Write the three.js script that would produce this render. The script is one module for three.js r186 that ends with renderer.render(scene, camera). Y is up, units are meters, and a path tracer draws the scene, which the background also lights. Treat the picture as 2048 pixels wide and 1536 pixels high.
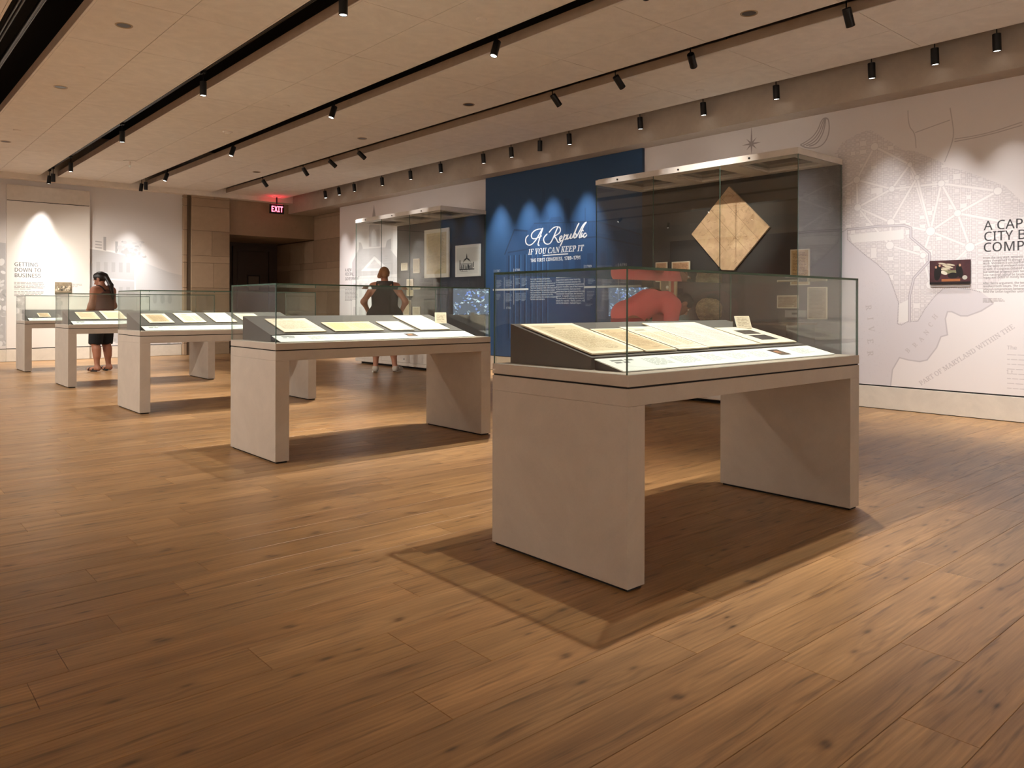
import * as THREE from 'three';
import { mergeGeometries, mergeVertices } from 'three/addons/utils/BufferGeometryUtils.js';
import { RoundedBoxGeometry } from 'three/addons/geometries/RoundedBoxGeometry.js';
import { MarchingCubes } from 'three/addons/objects/MarchingCubes.js';
import { ImprovedNoise } from 'three/addons/math/ImprovedNoise.js';
import { FontLoader } from 'three/addons/loaders/FontLoader.js';
import { TextGeometry } from 'three/addons/geometries/TextGeometry.js';
import { RectAreaLightUniformsLib } from 'three/addons/lights/RectAreaLightUniformsLib.js';

/* ------------------------------------------------------------------ camera, light, exposure */
const scene = new THREE.Scene();
scene.background = new THREE.Color(0x000000);
const YAW = 0.7165, ROLL = 0.0021, FOCAL = 1543.9, EYE = 1.08, HORIZON = 611.5;   // focal length in pixels of a 2048 x 1536 picture
const camera = new THREE.PerspectiveCamera(2 * Math.atan(768 / FOCAL) * 180 / Math.PI, 2048 / 1536, 0.05, 100);
{
  const F = new THREE.Vector3(Math.sin(YAW), 0, -Math.cos(YAW)), R = new THREE.Vector3(Math.cos(YAW), 0, Math.sin(YAW));
  camera.position.set(0, EYE, 0);
  camera.up.copy(new THREE.Vector3(0, Math.cos(ROLL), 0).addScaledVector(R, -Math.sin(ROLL)));
  camera.lookAt(F.add(camera.position));
  camera.setViewOffset(2048, 1536, 0, 768 - HORIZON, 2048, 1536);
}
const renderer = new THREE.WebGLRenderer({ antialias: true });
renderer.toneMapping = THREE.LinearToneMapping;
renderer.toneMappingExposure = 1.08;
renderer.shadowMap.enabled = true;
RectAreaLightUniformsLib.init();
const SPOT = { first: 30, case: 26, sideFirst: 26, side: 52, left: 45, leftWall: 85, map: 8, blue: 34, hall: 10, wash: 23, show: 4, dia: 56, far: 16, near: 118 };   // candela of the track spotlights by what they light
const WARM = new THREE.Color().setRGB(1, 0.93, 0.84), NEUTRAL = new THREE.Color().setRGB(1, 0.98, 0.97);

/* ------------------------------------------------------------------ sizes of the room (metres) */
const RIGHT = 8.3, LEFT = -4.6, NEAR = 5.6, FAR = -17.25, CEIL = 3.55, VOID = 4.4, RECESS = -19.35, STONE = 8.66;
const SOFFIT = 3.235, BEAM = 8.0;
const BAYS = [[-4.6, -2.17], [-1.87, -0.56], [-0.26, 1.05], [1.55, 2.87], [3.17, 4.48], [4.78, 6.12], [6.43, 7.75]];
const SLOT_X = [1.3, 3.02, 4.62, 6.27, 7.87, -2.02, -3.9];
const CASE_X = 2.232, CASE_W = 1.892, CASE_D = 0.798, CASE_Z = [-1.899, -5.007, -8.1525, -11.321, -14.438];
const TRAY_TOP = 0.819, SEAM = 0.771, GLASS_TOP = 1.23;

/* ------------------------------------------------------------------ helpers */
let seed = 7;
const rnd = () => { seed = (seed * 1664525 + 1013904223) >>> 0; return seed / 4294967296; };
const rr = (a, b) => a + (b - a) * rnd();
const noise = new ImprovedNoise();
const fbm = (x, y, z, n = 4) => { let s = 0, a = 0.5, f = 1; for (let i = 0; i < n; i++) { s += a * noise.noise(x * f, y * f, z * f); a *= 0.5; f *= 2.03; } return s; };
const used = {};
function numbered(n) { const k = used[n] = (used[n] ?? -1) + 1; return k ? n + '_' + String(k).padStart(3, '0') : n; }
function shadows(o) { o.castShadow = o.receiveShadow = true; return o; }
function thing(name, label, category, [x, y, z] = [0, 0, 0], turn = 0, group) {
  const o = new THREE.Group(); o.name = numbered(name); scene.add(o);
  o.position.set(x, y, z); o.rotation.y = turn; o.userData = { label, category };
  if (group) o.userData.group = group;
  return o;
}
function part(name, geo, mat, parent) { const m = shadows(new THREE.Mesh(geo, mat)); m.name = name; parent.add(m); return m; }
function single(name, label, category, geo, mat, pos, group) {
  const m = shadows(new THREE.Mesh(geo, mat)); m.name = numbered(name); scene.add(m); if (pos) m.position.set(...pos);
  m.userData = { label, category }; if (group) m.userData.group = group; return m;
}
function struct(name, geo, mat) { const m = shadows(new THREE.Mesh(geo, mat)); m.name = name; m.userData = { kind: 'structure' }; scene.add(m); return m; }
function structGroup(name) { const o = new THREE.Group(); o.name = name; o.userData = { kind: 'structure' }; scene.add(o); return o; }
// a box given by its two corners, uv in metres
function box(x0, x1, y0, y1, z0, z1) {
  const g = new THREE.BoxGeometry(Math.abs(x1 - x0), Math.abs(y1 - y0), Math.abs(z1 - z0));
  g.translate((x0 + x1) / 2, (y0 + y1) / 2, (z0 + z1) / 2); return metreUV(g);
}
function rbox(x0, x1, y0, y1, z0, z1, r = 0.003) {
  const g = new RoundedBoxGeometry(Math.abs(x1 - x0), Math.abs(y1 - y0), Math.abs(z1 - z0), 1, r);
  g.translate((x0 + x1) / 2, (y0 + y1) / 2, (z0 + z1) / 2); return metreUV(g);
}
function metreUV(g) {
  const p = g.attributes.position, n = g.attributes.normal, uv = new Float32Array(p.count * 2);
  for (let i = 0; i < p.count; i++) {
    const a = Math.abs(n.getX(i)), b = Math.abs(n.getY(i)), c = Math.abs(n.getZ(i));
    if (b >= a && b >= c) { uv[2 * i] = p.getX(i); uv[2 * i + 1] = p.getZ(i); }
    else if (a >= c) { uv[2 * i] = p.getZ(i); uv[2 * i + 1] = p.getY(i); }
    else { uv[2 * i] = p.getX(i); uv[2 * i + 1] = p.getY(i); }
  }
  g.setAttribute('uv', new THREE.BufferAttribute(uv, 2)); return g;
}
const merge = (list) => mergeGeometries(list.map((g) => g.index ? g.toNonIndexed() : g));
const std = (color, roughness = 0.6, more = {}) => new THREE.MeshStandardMaterial({ color, roughness, ...more });
function dataTexture(w, h, fn, srgb = true, repeat = true) {
  const d = new Uint8Array(w * h * 4);
  for (let y = 0; y < h; y++) for (let x = 0; x < w; x++) { const c = fn(x, y), k = (y * w + x) * 4; d[k] = c[0]; d[k + 1] = c[1]; d[k + 2] = c[2]; d[k + 3] = 255; }
  const t = new THREE.DataTexture(d, w, h, THREE.RGBAFormat);
  if (srgb) t.colorSpace = THREE.SRGBColorSpace;
  t.magFilter = THREE.LinearFilter; t.minFilter = THREE.LinearMipmapLinearFilter; t.generateMipmaps = true;
  if (repeat) t.wrapS = t.wrapT = THREE.RepeatWrapping;
  t.needsUpdate = true; return t;
}
function canvasTexture(w, h, draw) {
  const c = document.createElement('canvas'); c.width = w; c.height = h; draw(c.getContext('2d'), w, h);
  const t = new THREE.CanvasTexture(c); t.colorSpace = THREE.SRGBColorSpace; t.anisotropy = 8; return t;
}
// fine mottling of paint and plaster, about 1 m per repeat: colour varies by about two per cent
const mottle = dataTexture(256, 256, (x, y) => {
  const a = x / 256 * Math.PI * 2, b = y / 256 * Math.PI * 2;
  const v = 246 + 14 * fbm(3 + Math.cos(a) * 1.6, 5 + Math.sin(a) * 1.6 + Math.cos(b) * 1.6, Math.sin(b) * 1.6, 4) + (rnd() - 0.5) * 4;
  return [v, v, v].map((q) => Math.max(0, Math.min(255, q)));
});
const paint = (color, roughness, more) => std(color, roughness, { map: mottle, ...more });

/* ------------------------------------------------------------------ materials */
const MAT = {
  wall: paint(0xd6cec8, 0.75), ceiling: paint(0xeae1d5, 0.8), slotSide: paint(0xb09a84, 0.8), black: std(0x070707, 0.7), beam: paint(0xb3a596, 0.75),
  base: paint(0xd9d0c2, 0.6), gap: std(0x0b0908, 0.8), stone: [paint(0xa48c72, 0.75), paint(0x9c856c, 0.75), paint(0xab9379, 0.75)], stoneJoint: std(0x5a4a3a, 0.9),
  case: paint(0xbdb2a5, 0.42), board: paint(0x575450, 0.55), metalBlack: std(0x0c0c0d, 0.42, { metalness: 0.2 }), track: std(0x4a4743, 0.35, { metalness: 0.7 }),
  glass: new THREE.MeshPhysicalMaterial({ color: new THREE.Color(0.975, 0.99, 0.98), roughness: 0, transmission: 1, thickness: 0, ior: 1.5 }),
  glassEdge: std(0x4e675b, 0.12), lens: std(0xffffff, 0.4, { emissive: new THREE.Color(1, 0.93, 0.84), emissiveIntensity: 6 }),
  showcase: paint(0xd8cfc4, 0.5), dark: paint(0x3a3734, 0.6), maroon: paint(0x6a2a1e, 0.7), door: paint(0x4d423a, 0.6), caption: std(0xe9efec, 0.5),
};

/* ------------------------------------------------------------------ floor: wood planks running across the room */
const PL = 1.22, PW = 0.19, ROWS = 6;
const woodTex = dataTexture(1536, 1536, (() => {
  const knots = []; for (let r = 0; r < ROWS; r++) for (let k = 0; k < 2 + (r % 2); k++) knots.push([r, rr(0.1, 0.9), rr(0.2, 0.8), rr(0.5, 1.1)]);
  return (x, y) => {
    const row = Math.floor(y / 256), u = x / 1536 * PL, v = (y % 256) / 256 * PW, off = row * 7.31;
    let warp = 0.022 * fbm(u * 2.2 + off, v * 6, off, 3);
    let kd = 0;
    for (const [r, ku, kv, ks] of knots) if (r === row) {
      const du = (u - ku * PL) / (0.055 * ks), dv = (v - kv * PW) / (0.018 * ks), q = du * du + dv * dv;
      warp += 0.016 * ks * Math.exp(-q * 0.35) * Math.sign(dv || 1); kd += Math.exp(-q * 5) * 0.6 + 0.14 * Math.exp(-q * 0.9);
    }
    const rings = 0.5 + 0.5 * Math.sin((v + warp) * 330 + 5 * fbm(u * 0.9 + off, v * 5, 3.1, 3));
    const fine = fbm(u * 5 + off, v * 190, off, 3), broad = fbm(u * 1.6 + off, v * 13, 9.7 + off, 4), streak = Math.max(0, fbm(u * 3.4 + off, (v + warp) * 46, 4.4, 3) - 0.12);
    let t = 1 + 0.30 * broad + 0.14 * fine - 0.11 * rings * (0.5 + broad) - 0.85 * streak - 0.55 * kd;
    t = Math.max(0.3, t);
    const c = [158 * t, 122 * Math.pow(t, 1.1), 82 * Math.pow(t, 1.2)];
    return c.map((q) => Math.max(0, Math.min(255, q)));
  };
})());
const woodMat = new THREE.MeshStandardMaterial({ map: woodTex, roughness: 0.36, vertexColors: true });
{
  const floor = structGroup('floor');
  part('subfloor', box(LEFT - 0.3, RIGHT + 0.6, -0.12, -0.012, NEAR + 0.3, RECESS - 0.3), MAT.gap, floor);
  const plankGeo = (len, row, flip, tone) => {           // chamfered top edges
    const c = 0.0012, g0 = 0.0004, X = [0 + g0, len - g0], Z = [g0, PW - g0], pos = [], uv = [], idx = [];
    const top = [[X[0] + c, Z[0] + c], [X[1] - c, Z[0] + c], [X[1] - c, Z[1] - c], [X[0] + c, Z[1] - c]], rim = [[X[0], Z[0]], [X[1], Z[0]], [X[1], Z[1]], [X[0], Z[1]]];
    const put = (x, y, z) => { pos.push(x, y, z); const a = flip ? 1 - x / PL : x / PL; uv.push(a, (row + 0.02 + 0.96 * z / PW) / ROWS); return pos.length / 3 - 1; };
    const T = top.map(([x, z]) => put(x, 0, z)); idx.push(T[0], T[2], T[1], T[0], T[3], T[2]);
    for (let i = 0; i < 4; i++) {
      const j = (i + 1) % 4, a = put(...[top[i][0], 0, top[i][1]]), b = put(top[j][0], 0, top[j][1]), d = put(rim[i][0], -c, rim[i][1]), e = put(rim[j][0], -c, rim[j][1]);
      idx.push(a, b, d, b, e, d);
      const f = put(rim[i][0], -0.01, rim[i][1]), h = put(rim[j][0], -0.01, rim[j][1]); idx.push(d, e, f, e, h, f);
    }
    let g = new THREE.BufferGeometry();
    g.setAttribute('position', new THREE.Float32BufferAttribute(pos, 3)); g.setAttribute('uv', new THREE.Float32BufferAttribute(uv, 2)); g.setIndex(idx);
    g = g.toNonIndexed(); g.computeVertexNormals();
    const n = g.attributes.position.count, col = new Float32Array(n * 3); for (let i = 0; i < n; i++) col.set(tone, i * 3);
    g.setAttribute('color', new THREE.BufferAttribute(col, 3)); return g;
  };
  const TONES = [[1, 1, 1], [0.86, 0.83, 0.80], [0.95, 0.93, 0.88], [1.06, 1.05, 1.02], [0.9, 0.9, 0.9], [0.98, 0.94, 0.9]];
  const lib = {}, all = [];
  const camF = [Math.sin(YAW), -Math.cos(YAW)];
  let r = 0;
  for (let z = NEAR; z > RECESS; z -= PW, r++) {
    const end = z > FAR - 0.1 ? RIGHT : STONE, start = LEFT - rr(0, PL);
    for (let x = start; x < end; x += PL) {
      const len = Math.min(PL, end - x), row = Math.floor(rnd() * ROWS), flip = rnd() < 0.5, tone = Math.floor(rnd() * TONES.length);
      if (len < 0.03) continue;
      const key = len === PL ? row + '_' + flip + '_' + tone : null;
      const g = key ? (lib[key] ??= plankGeo(PL, row, flip, TONES[tone])) : plankGeo(len, row, flip, TONES[tone]);
      const mx = x + len / 2, mz = z - PW / 2, depth = mx * camF[0] + mz * camF[1], side = mx * -camF[1] + mz * camF[0];
      const u = depth > 0.3 ? 1024 + FOCAL * side / depth : -1e4, v = depth > 0.3 ? HORIZON + FOCAL * EYE / depth : 1e4;
      const seen = u > -420 && u < 2480 && v < 1700;
      all.push({ g, x, z: z - PW, near: seen ? depth : 1e3 + Math.hypot(mx, mz) });
    }
  }
  all.sort((a, b) => a.near - b.near);
  const rest = [];
  all.forEach((p, i) => {
    if (i < 300) { const m = part(i ? 'plank_' + String(i).padStart(3, '0') : 'plank', p.g, woodMat, floor); m.position.set(p.x, 0, p.z); }
    else rest.push(p.g.clone().translate(p.x, 0, p.z));
  });
  part('far_planks', merge(rest), woodMat, floor).userData.kind = 'stuff';
}

/* ------------------------------------------------------------------ ceiling: panelled bays with open slots, black void above */
{
  const ceiling = structGroup('ceiling');
  const zs = []; for (let z = -9.33 + 1.27 * 11; z > -17.4; z -= 1.27) zs.push(z);
  for (const [a, b] of BAYS) {
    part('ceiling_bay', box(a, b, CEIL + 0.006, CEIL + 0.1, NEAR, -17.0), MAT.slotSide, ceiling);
    if (a < -2) { part('ceiling_panel', box(a, b, CEIL, CEIL + 0.006, NEAR, -17.0), MAT.ceiling, ceiling); continue; }
    for (const s of [0, 1]) part('bay_edge', box(s ? b - 0.02 : a, s ? b : a + 0.02, CEIL, CEIL + 0.007, NEAR, -17.0), MAT.ceiling, ceiling);
    const mid = (a + b) / 2, gap = 0.0025;
    for (const [p, q] of [[a + 0.0225, mid - gap], [mid + gap, b - 0.0225]]) for (let i = 0; i <= zs.length; i++) {
      const z0 = i ? zs[i - 1] - gap : NEAR, z1 = i < zs.length ? Math.max(zs[i] + gap, -17.0) : -17.0;
      if (z0 - z1 > 0.02) part('ceiling_panel', box(p, q, CEIL, CEIL + 0.005, z0, z1), MAT.ceiling, ceiling);
    }
  }
  struct('ceiling_void', box(LEFT - 0.3, RIGHT + 0.6, VOID, VOID + 0.2, NEAR + 0.3, RECESS - 0.3), MAT.black);
  const t1 = structGroup('trim_1');                                             // fascia along the far wall
  part('fascia', box(LEFT, BEAM, 3.455, VOID, -17.0, FAR - 0.05), MAT.ceiling, t1);
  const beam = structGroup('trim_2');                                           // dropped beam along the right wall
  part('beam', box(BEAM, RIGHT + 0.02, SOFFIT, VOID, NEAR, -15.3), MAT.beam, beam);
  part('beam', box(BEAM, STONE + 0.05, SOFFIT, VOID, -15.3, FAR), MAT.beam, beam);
}

/* ------------------------------------------------------------------ murals (flat print on the walls) */
const metre = (w, h, res, draw) => canvasTexture(Math.round(w * res), Math.round(h * res), (c, W, H) => { c.scale(W / w, H / h); draw(c); });
function lines(c, x, y, w, h, n, color, ragged = 0.2, lw = 0.5) {              // small print: rows of broken strokes
  c.strokeStyle = color; const step = h / n; c.lineWidth = step * lw;
  for (let i = 0; i < n; i++) {
    let p = x; const end = x + w * (i === n - 1 ? 0.55 : 1 - ragged * rnd());
    while (p < end - step * 0.6) { const l = Math.min(end - p, step * rr(1, 4)); c.beginPath(); c.moveTo(p, y + (i + 0.5) * step); c.lineTo(p + l, y + (i + 0.5) * step); c.stroke(); p += l + step * 0.45; }
  }
}
// the street map on the right wall: x runs from the blue panel towards the camera side, y is height
const MAPZ0 = -6.77, MAPZ1 = 1.4, WALL_H = SOFFIT - 0.25;
const mapTex = metre(MAPZ1 - MAPZ0, WALL_H, 250, (c) => {
  const X = (z) => z - MAPZ0, Y = (y) => SOFFIT - y;
  c.fillStyle = '#e2dcda'; c.fillRect(0, 0, 20, 20);
  const path = (pts, close) => { c.beginPath(); pts.forEach(([z, y], i) => i ? c.lineTo(X(z), Y(y)) : c.moveTo(X(z), Y(y))); if (close) c.closePath(); };
  const smooth = (pts) => { c.beginPath(); c.moveTo(X(pts[0][0]), Y(pts[0][1])); for (let i = 1; i < pts.length - 1; i++) c.quadraticCurveTo(X(pts[i][0]), Y(pts[i][1]), X((pts[i][0] + pts[i + 1][0]) / 2), Y((pts[i][1] + pts[i + 1][1]) / 2)); const l = pts[pts.length - 1]; c.lineTo(X(l[0]), Y(l[1])); };
  // river water
  c.fillStyle = '#d3cdcf';
  const coast = [[-4.02, 1.89], [-3.95, 1.93], [-3.95, 1.81], [-3.78, 1.65], [-3.63, 1.53], [-3.51, 1.41], [-3.45, 1.24], [-3.41, 1.12], [-3.42, 0.9], [-3.38, 0.89], [-3.31, 0.93], [-3.22, 0.93], [-3.15, 1.06], [-3.07, 1.17], [-2.98, 1.26], [-2.87, 1.27], [-2.74, 1.25], [-2.64, 1.22]];
  const lower = [[-2.57, 1.16], [-2.54, 1.11], [-2.64, 1.04], [-2.76, 0.99], [-2.82, 0.99], [-2.9, 1.03], [-2.94, 1.03], [-2.96, 0.96], [-2.94, 0.8], [-3.0, 0.78], [-3.04, 0.67], [-3.13, 0.54], [-3.2, 0.52], [-3.31, 0.53], [-3.4, 0.55], [-3.47, 0.42], [-3.49, 0.24]];
  path([...coast, ...lower, [-4.6, 0.24], [-4.75, 0.7], [-4.6, 1.2], [-4.3, 1.6]], true); c.fill();
  c.strokeStyle = '#bdb6b8'; c.lineWidth = 0.012; path(lower); c.stroke();
  // street blocks, inside the outline of the city only
  const city = [[-4.6, 2.0], [-4.55, 2.5], [-4.3, 2.66], [-4.09, 2.77], [-4.01, 2.88], [-3.83, 2.95], [-3.71, 2.97], [-3.49, 2.8], [-3.37, 2.7], [-3.25, 2.67], [-3.01, 2.53], [-2.94, 2.46], [-2.81, 2.42], [-2.64, 2.33], [-2.44, 2.22], [-2.25, 2.0], [-2.1, 1.75], [-2.2, 1.5], [-2.45, 1.35], ...coast.slice().reverse()];
  c.save(); path(city, true); c.clip(); c.fillStyle = '#e6e1df'; c.fillRect(0, 0, 20, 20);
  const zs = [], ys = [];
  for (let z = -4.6; z < -1.9;) { zs.push(z); z += rnd() < 0.25 ? rr(0.032, 0.04) : rr(0.042, 0.068); }
  for (let y = 0.8; y < 3.0;) { ys.push(y); y += rnd() < 0.3 ? rr(0.026, 0.034) : rr(0.036, 0.056); }
  c.strokeStyle = '#c2babb'; c.lineWidth = 0.0052;
  for (let i = 0; i < zs.length - 1; i++) for (let j = 0; j < ys.length - 1; j++) if (rnd() > 0.06) {
    const a = X(zs[i]) + 0.006, b = X(zs[i + 1]) - 0.006, d = Y(ys[j + 1]) + 0.006, e = Y(ys[j]) - 0.006;
    c.fillStyle = ['#ded8d7', '#e1dbda', '#dad4d4'][Math.floor(rnd() * 3)]; c.fillRect(a, d, b - a, e - d); c.strokeRect(a, d, b - a, e - d);
  }
  const node = [[-3.85, 2.45], [-3.48, 2.31], [-3.3, 2.54], [-3.23, 2.4], [-3.0, 2.31], [-3.84, 2.15], [-3.49, 1.96], [-2.85, 2.0], [-3.5, 1.72], [-2.74, 1.66], [-3.17, 1.6], [-3.1, 1.84], [-2.5, 2.18], [-2.3, 1.84], [-4.2, 2.3], [-3.66, 2.78], [-3.1, 1.3]];
  const roads = [[11, 2], [11, 4], [11, 6], [11, 7], [11, 9], [11, 10], [11, 3], [0, 1], [1, 4], [4, 12], [0, 5], [0, 14], [5, 6], [1, 2], [2, 3], [3, 11], [5, 1], [6, 3], [7, 12], [7, 13], [9, 13], [8, 10], [8, 6], [9, 7], [0, 15], [15, 2], [10, 16], [9, 16], [5, 8], [4, 7]];
  for (const [a, b] of roads) {
    path([node[a], node[b]]); c.strokeStyle = '#cbc4c4'; c.lineWidth = 0.028; c.stroke();
    c.strokeStyle = '#e8e3e1'; c.lineWidth = 0.021; c.stroke();
  }
  for (const [z, y] of node) { c.beginPath(); c.arc(X(z), Y(y), rr(0.025, 0.045), 0, 7); c.fillStyle = '#e9e5e3'; c.fill(); c.strokeStyle = '#c4bdbe'; c.lineWidth = 0.004; c.stroke(); }
  c.fillStyle = '#e7e3e0'; path([[-3.93, 1.86], [-3.36, 1.88], [-3.36, 1.78], [-3.9, 1.77]], true); c.fill();
  path([[-3.41, 1.1], [-3.3, 1.16], [-3.3, 0.92], [-3.41, 0.91]], true); c.fill();
  c.restore();
  c.strokeStyle = '#a49c9f'; c.lineWidth = 0.009; c.setLineDash([0.01, 0.006]); path(coast); c.stroke(); c.setLineDash([]);
  const canal = [[-3.95, 1.92], [-3.63, 1.93], [-3.36, 1.92], [-3.29, 1.89], [-3.29, 1.79], [-3.11, 1.62], [-3.11, 1.54], [-3.26, 1.37], [-3.3, 1.19], [-3.3, 0.92]];
  path(canal); c.strokeStyle = '#aaa2a5'; c.lineWidth = 0.026; c.stroke(); c.strokeStyle = '#d0cacd'; c.lineWidth = 0.013; c.stroke();
  c.strokeStyle = '#b9b1b1'; c.lineWidth = 0.008;
  for (const s of [[[-3.32, 3.1], [-3.32, 2.94], [-3.25, 2.86], [-3.24, 2.7]], [[-2.92, 3.05], [-2.9, 2.92], [-2.88, 2.75], [-2.97, 2.52]], [[-2.88, 2.735], [-2.64, 2.73], [-2.3, 2.8]], [[-2.88, 2.71], [-2.64, 2.715], [-2.3, 2.77]], [[-3.25, 2.86], [-2.92, 2.93]]]) { smooth(s); c.stroke(); }
  // scroll and compass star at the top
  c.strokeStyle = '#a59b99'; c.lineWidth = 0.012;
  for (let k = 0; k < 4; k++) { const d = k * 0.035; smooth([[-4.5 + d, 2.93 - d * 0.3], [-4.38 + d * 0.6, 2.97 - d * 0.7], [-4.29 + d * 0.5, 3.06 - d * 0.6], [-4.25 + d * 0.4, 3.17 - d * 0.7], [-4.2, 3.19], [-4.17, 3.16]]); c.stroke(); }
  smooth([[-4.17, 3.16], [-4.15, 3.08], [-4.18, 2.94], [-4.27, 2.86], [-4.43, 2.88], [-4.5, 2.93]]); c.stroke();
  c.fillStyle = '#9d9391';
  for (let k = 0; k < 8; k++) { const a = k * Math.PI / 4, l = k % 2 ? 0.1 : k === 2 ? 0.22 : 0.13; c.beginPath(); c.moveTo(X(-5.13) + Math.cos(a) * l, Y(3.04) - Math.sin(a) * l); c.lineTo(X(-5.13) + Math.cos(a + 1.4) * 0.014, Y(3.04) - Math.sin(a + 1.4) * 0.014); c.lineTo(X(-5.13) + Math.cos(a - 1.4) * 0.014, Y(3.04) - Math.sin(a - 1.4) * 0.014); c.fill(); }
  // lettering of the map
  c.fillStyle = '#bdb5b5'; c.textAlign = 'center'; c.textBaseline = 'middle';
  const letter = (t, z, y, size, turn, font = 'serif') => { c.save(); c.translate(X(z), Y(y)); c.rotate(turn); c.scale(0.01, 0.01); c.font = size * 100 + 'px ' + font; c.fillText(t, 0, 0); c.restore(); };
  const RV = [['R', -3.72, 1.07], ['I', -3.7, 0.95], ['V', -3.69, 0.84], ['E', -3.7, 0.71], ['R', -3.7, 0.58]]; for (const [t, z, y] of RV) letter(t, z, y, 0.085, 1.45);
  const BR = [['B', -3.32, 0.63], ['R', -3.25, 0.69], ['A', -3.19, 0.75], ['N', -3.14, 0.82], ['C', -3.1, 0.9], ['H', -3.06, 0.98]]; for (const [t, z, y] of BR) letter(t, z, y, 0.062, -0.85);
  letter('PART OF MARYLAND WITHIN THE', -2.785, 0.6, 0.062, -0.63);
  letter('The', -2.38, 0.7, 0.05, 0, 'italic serif'); letter('1 t', -2.4, 0.47, 0.05, 0, 'italic serif');
  for (let k = 0; k < 8; k++) lines(c, X(-2.42), Y(0.64 - k * 0.045), 0.5, 0.02, 1, '#bfb7b7', 0.4, 0.3);
  for (let k = 0; k < 500; k++) { const z = rr(-4.05, -3.5), y = rr(0.3, 1.5); c.fillStyle = '#bdb5b7'; c.globalAlpha = 0.5; c.fillRect(X(z), Y(y), rr(0.002, 0.008), rr(0.002, 0.007)); c.globalAlpha = 1; }
  // headline and text of the section
  c.fillStyle = '#17171a'; c.textAlign = 'left'; c.textBaseline = 'alphabetic';
  const text = (t, z, y, size, color, font = 'sans-serif') => { c.save(); c.translate(X(z), Y(y)); c.scale(0.01, 0.01); c.font = size * 100 + 'px ' + font; c.fillStyle = color; c.fillText(t, 0, 0); c.restore(); };
  text('A CAPITAL', -2.62, 1.818, 0.125, '#17171a'); text('CITY BUILT ON', -2.622, 1.715, 0.125, '#17171a'); text('COMPROMISE', -2.626, 1.612, 0.125, '#17171a');
  ['From the very start, tensions between', 'states threatened to disrupt the First', 'work. Members from Southern states', 'on the labor of enslaved men and women', 'as well. If Congress debated slavery,', 'but without progress over two other', 'new national capital be located?', 'repay war debts of mostly Northern', '', 'After fierce argument, the two sides', 'resolved both issues. The Compromise', 'several compromises between Northern', 'held the Union together until the Civil'].forEach((t, i) => text(t, -2.625, 1.535 - i * 0.0272, 0.026, '#55504f'));
  lines(c, X(-2.625), Y(1.162), 0.19, 0.045, 4, '#8b8482', 0.2, 0.4);
});
// the blue introduction panel: a print of an old columned hall, with its title and the timeline
const BLUE0 = -10.16, BLUE1 = -6.77;
const SCRIPT = [[[-9.085,2.198],[-9.144,2.163],[-9.148,2.086],[-9.085,2.039],[-8.998,2.045],[-8.896,2.119],[-8.796,2.236],[-8.748,2.284]],[[-8.748,2.284],[-8.792,2.195],[-8.84,2.088],[-8.864,2.032],[-8.831,2.027]],[[-8.748,2.278],[-8.866,2.283],[-8.966,2.253],[-9.019,2.199],[-8.994,2.139],[-8.896,2.133],[-8.776,2.169]],[[-8.42,2.271],[-8.481,2.174],[-8.549,2.07],[-8.601,2.03],[-8.68,2.037],[-8.731,2.084],[-8.724,2.149],[-8.653,2.188]],[[-8.602,2.216],[-8.52,2.279],[-8.42,2.293],[-8.354,2.261],[-8.359,2.203],[-8.424,2.163],[-8.497,2.148]],[[-8.497,2.148],[-8.443,2.104],[-8.42,2.056],[-8.385,2.041],[-8.351,2.058]],[[-8.382,2.084],[-8.336,2.105],[-8.317,2.131],[-8.348,2.143],[-8.374,2.113],[-8.374,2.073],[-8.336,2.06],[-8.287,2.091]],[[-8.269,2.154],[-8.31,2.056],[-8.359,1.994]],[[-8.291,2.108],[-8.242,2.152],[-8.212,2.134],[-8.231,2.09],[-8.28,2.075],[-8.223,2.087]],[[-8.194,2.149],[-8.22,2.098],[-8.197,2.078],[-8.149,2.114],[-8.129,2.152]],[[-8.129,2.152],[-8.149,2.098],[-8.131,2.084],[-8.102,2.101]],[[-8.102,2.101],[-8.04,2.196],[-7.993,2.273],[-7.971,2.298]],[[-7.971,2.298],[-8.004,2.261],[-8.065,2.145],[-8.076,2.094],[-8.039,2.091],[-8.01,2.128],[-8.036,2.151]],[[-8.021,2.103],[-7.956,2.179],[-7.878,2.288],[-7.821,2.304]],[[-7.821,2.304],[-7.867,2.264],[-7.938,2.15],[-7.967,2.094],[-7.942,2.087],[-7.91,2.114]],[[-7.903,2.15],[-7.928,2.105],[-7.91,2.091],[-7.881,2.117]],[[-7.824,2.142],[-7.846,2.151],[-7.874,2.127],[-7.877,2.094],[-7.842,2.086],[-7.81,2.118]],[[-7.888,2.193],[-7.883,2.188]]];
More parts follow.
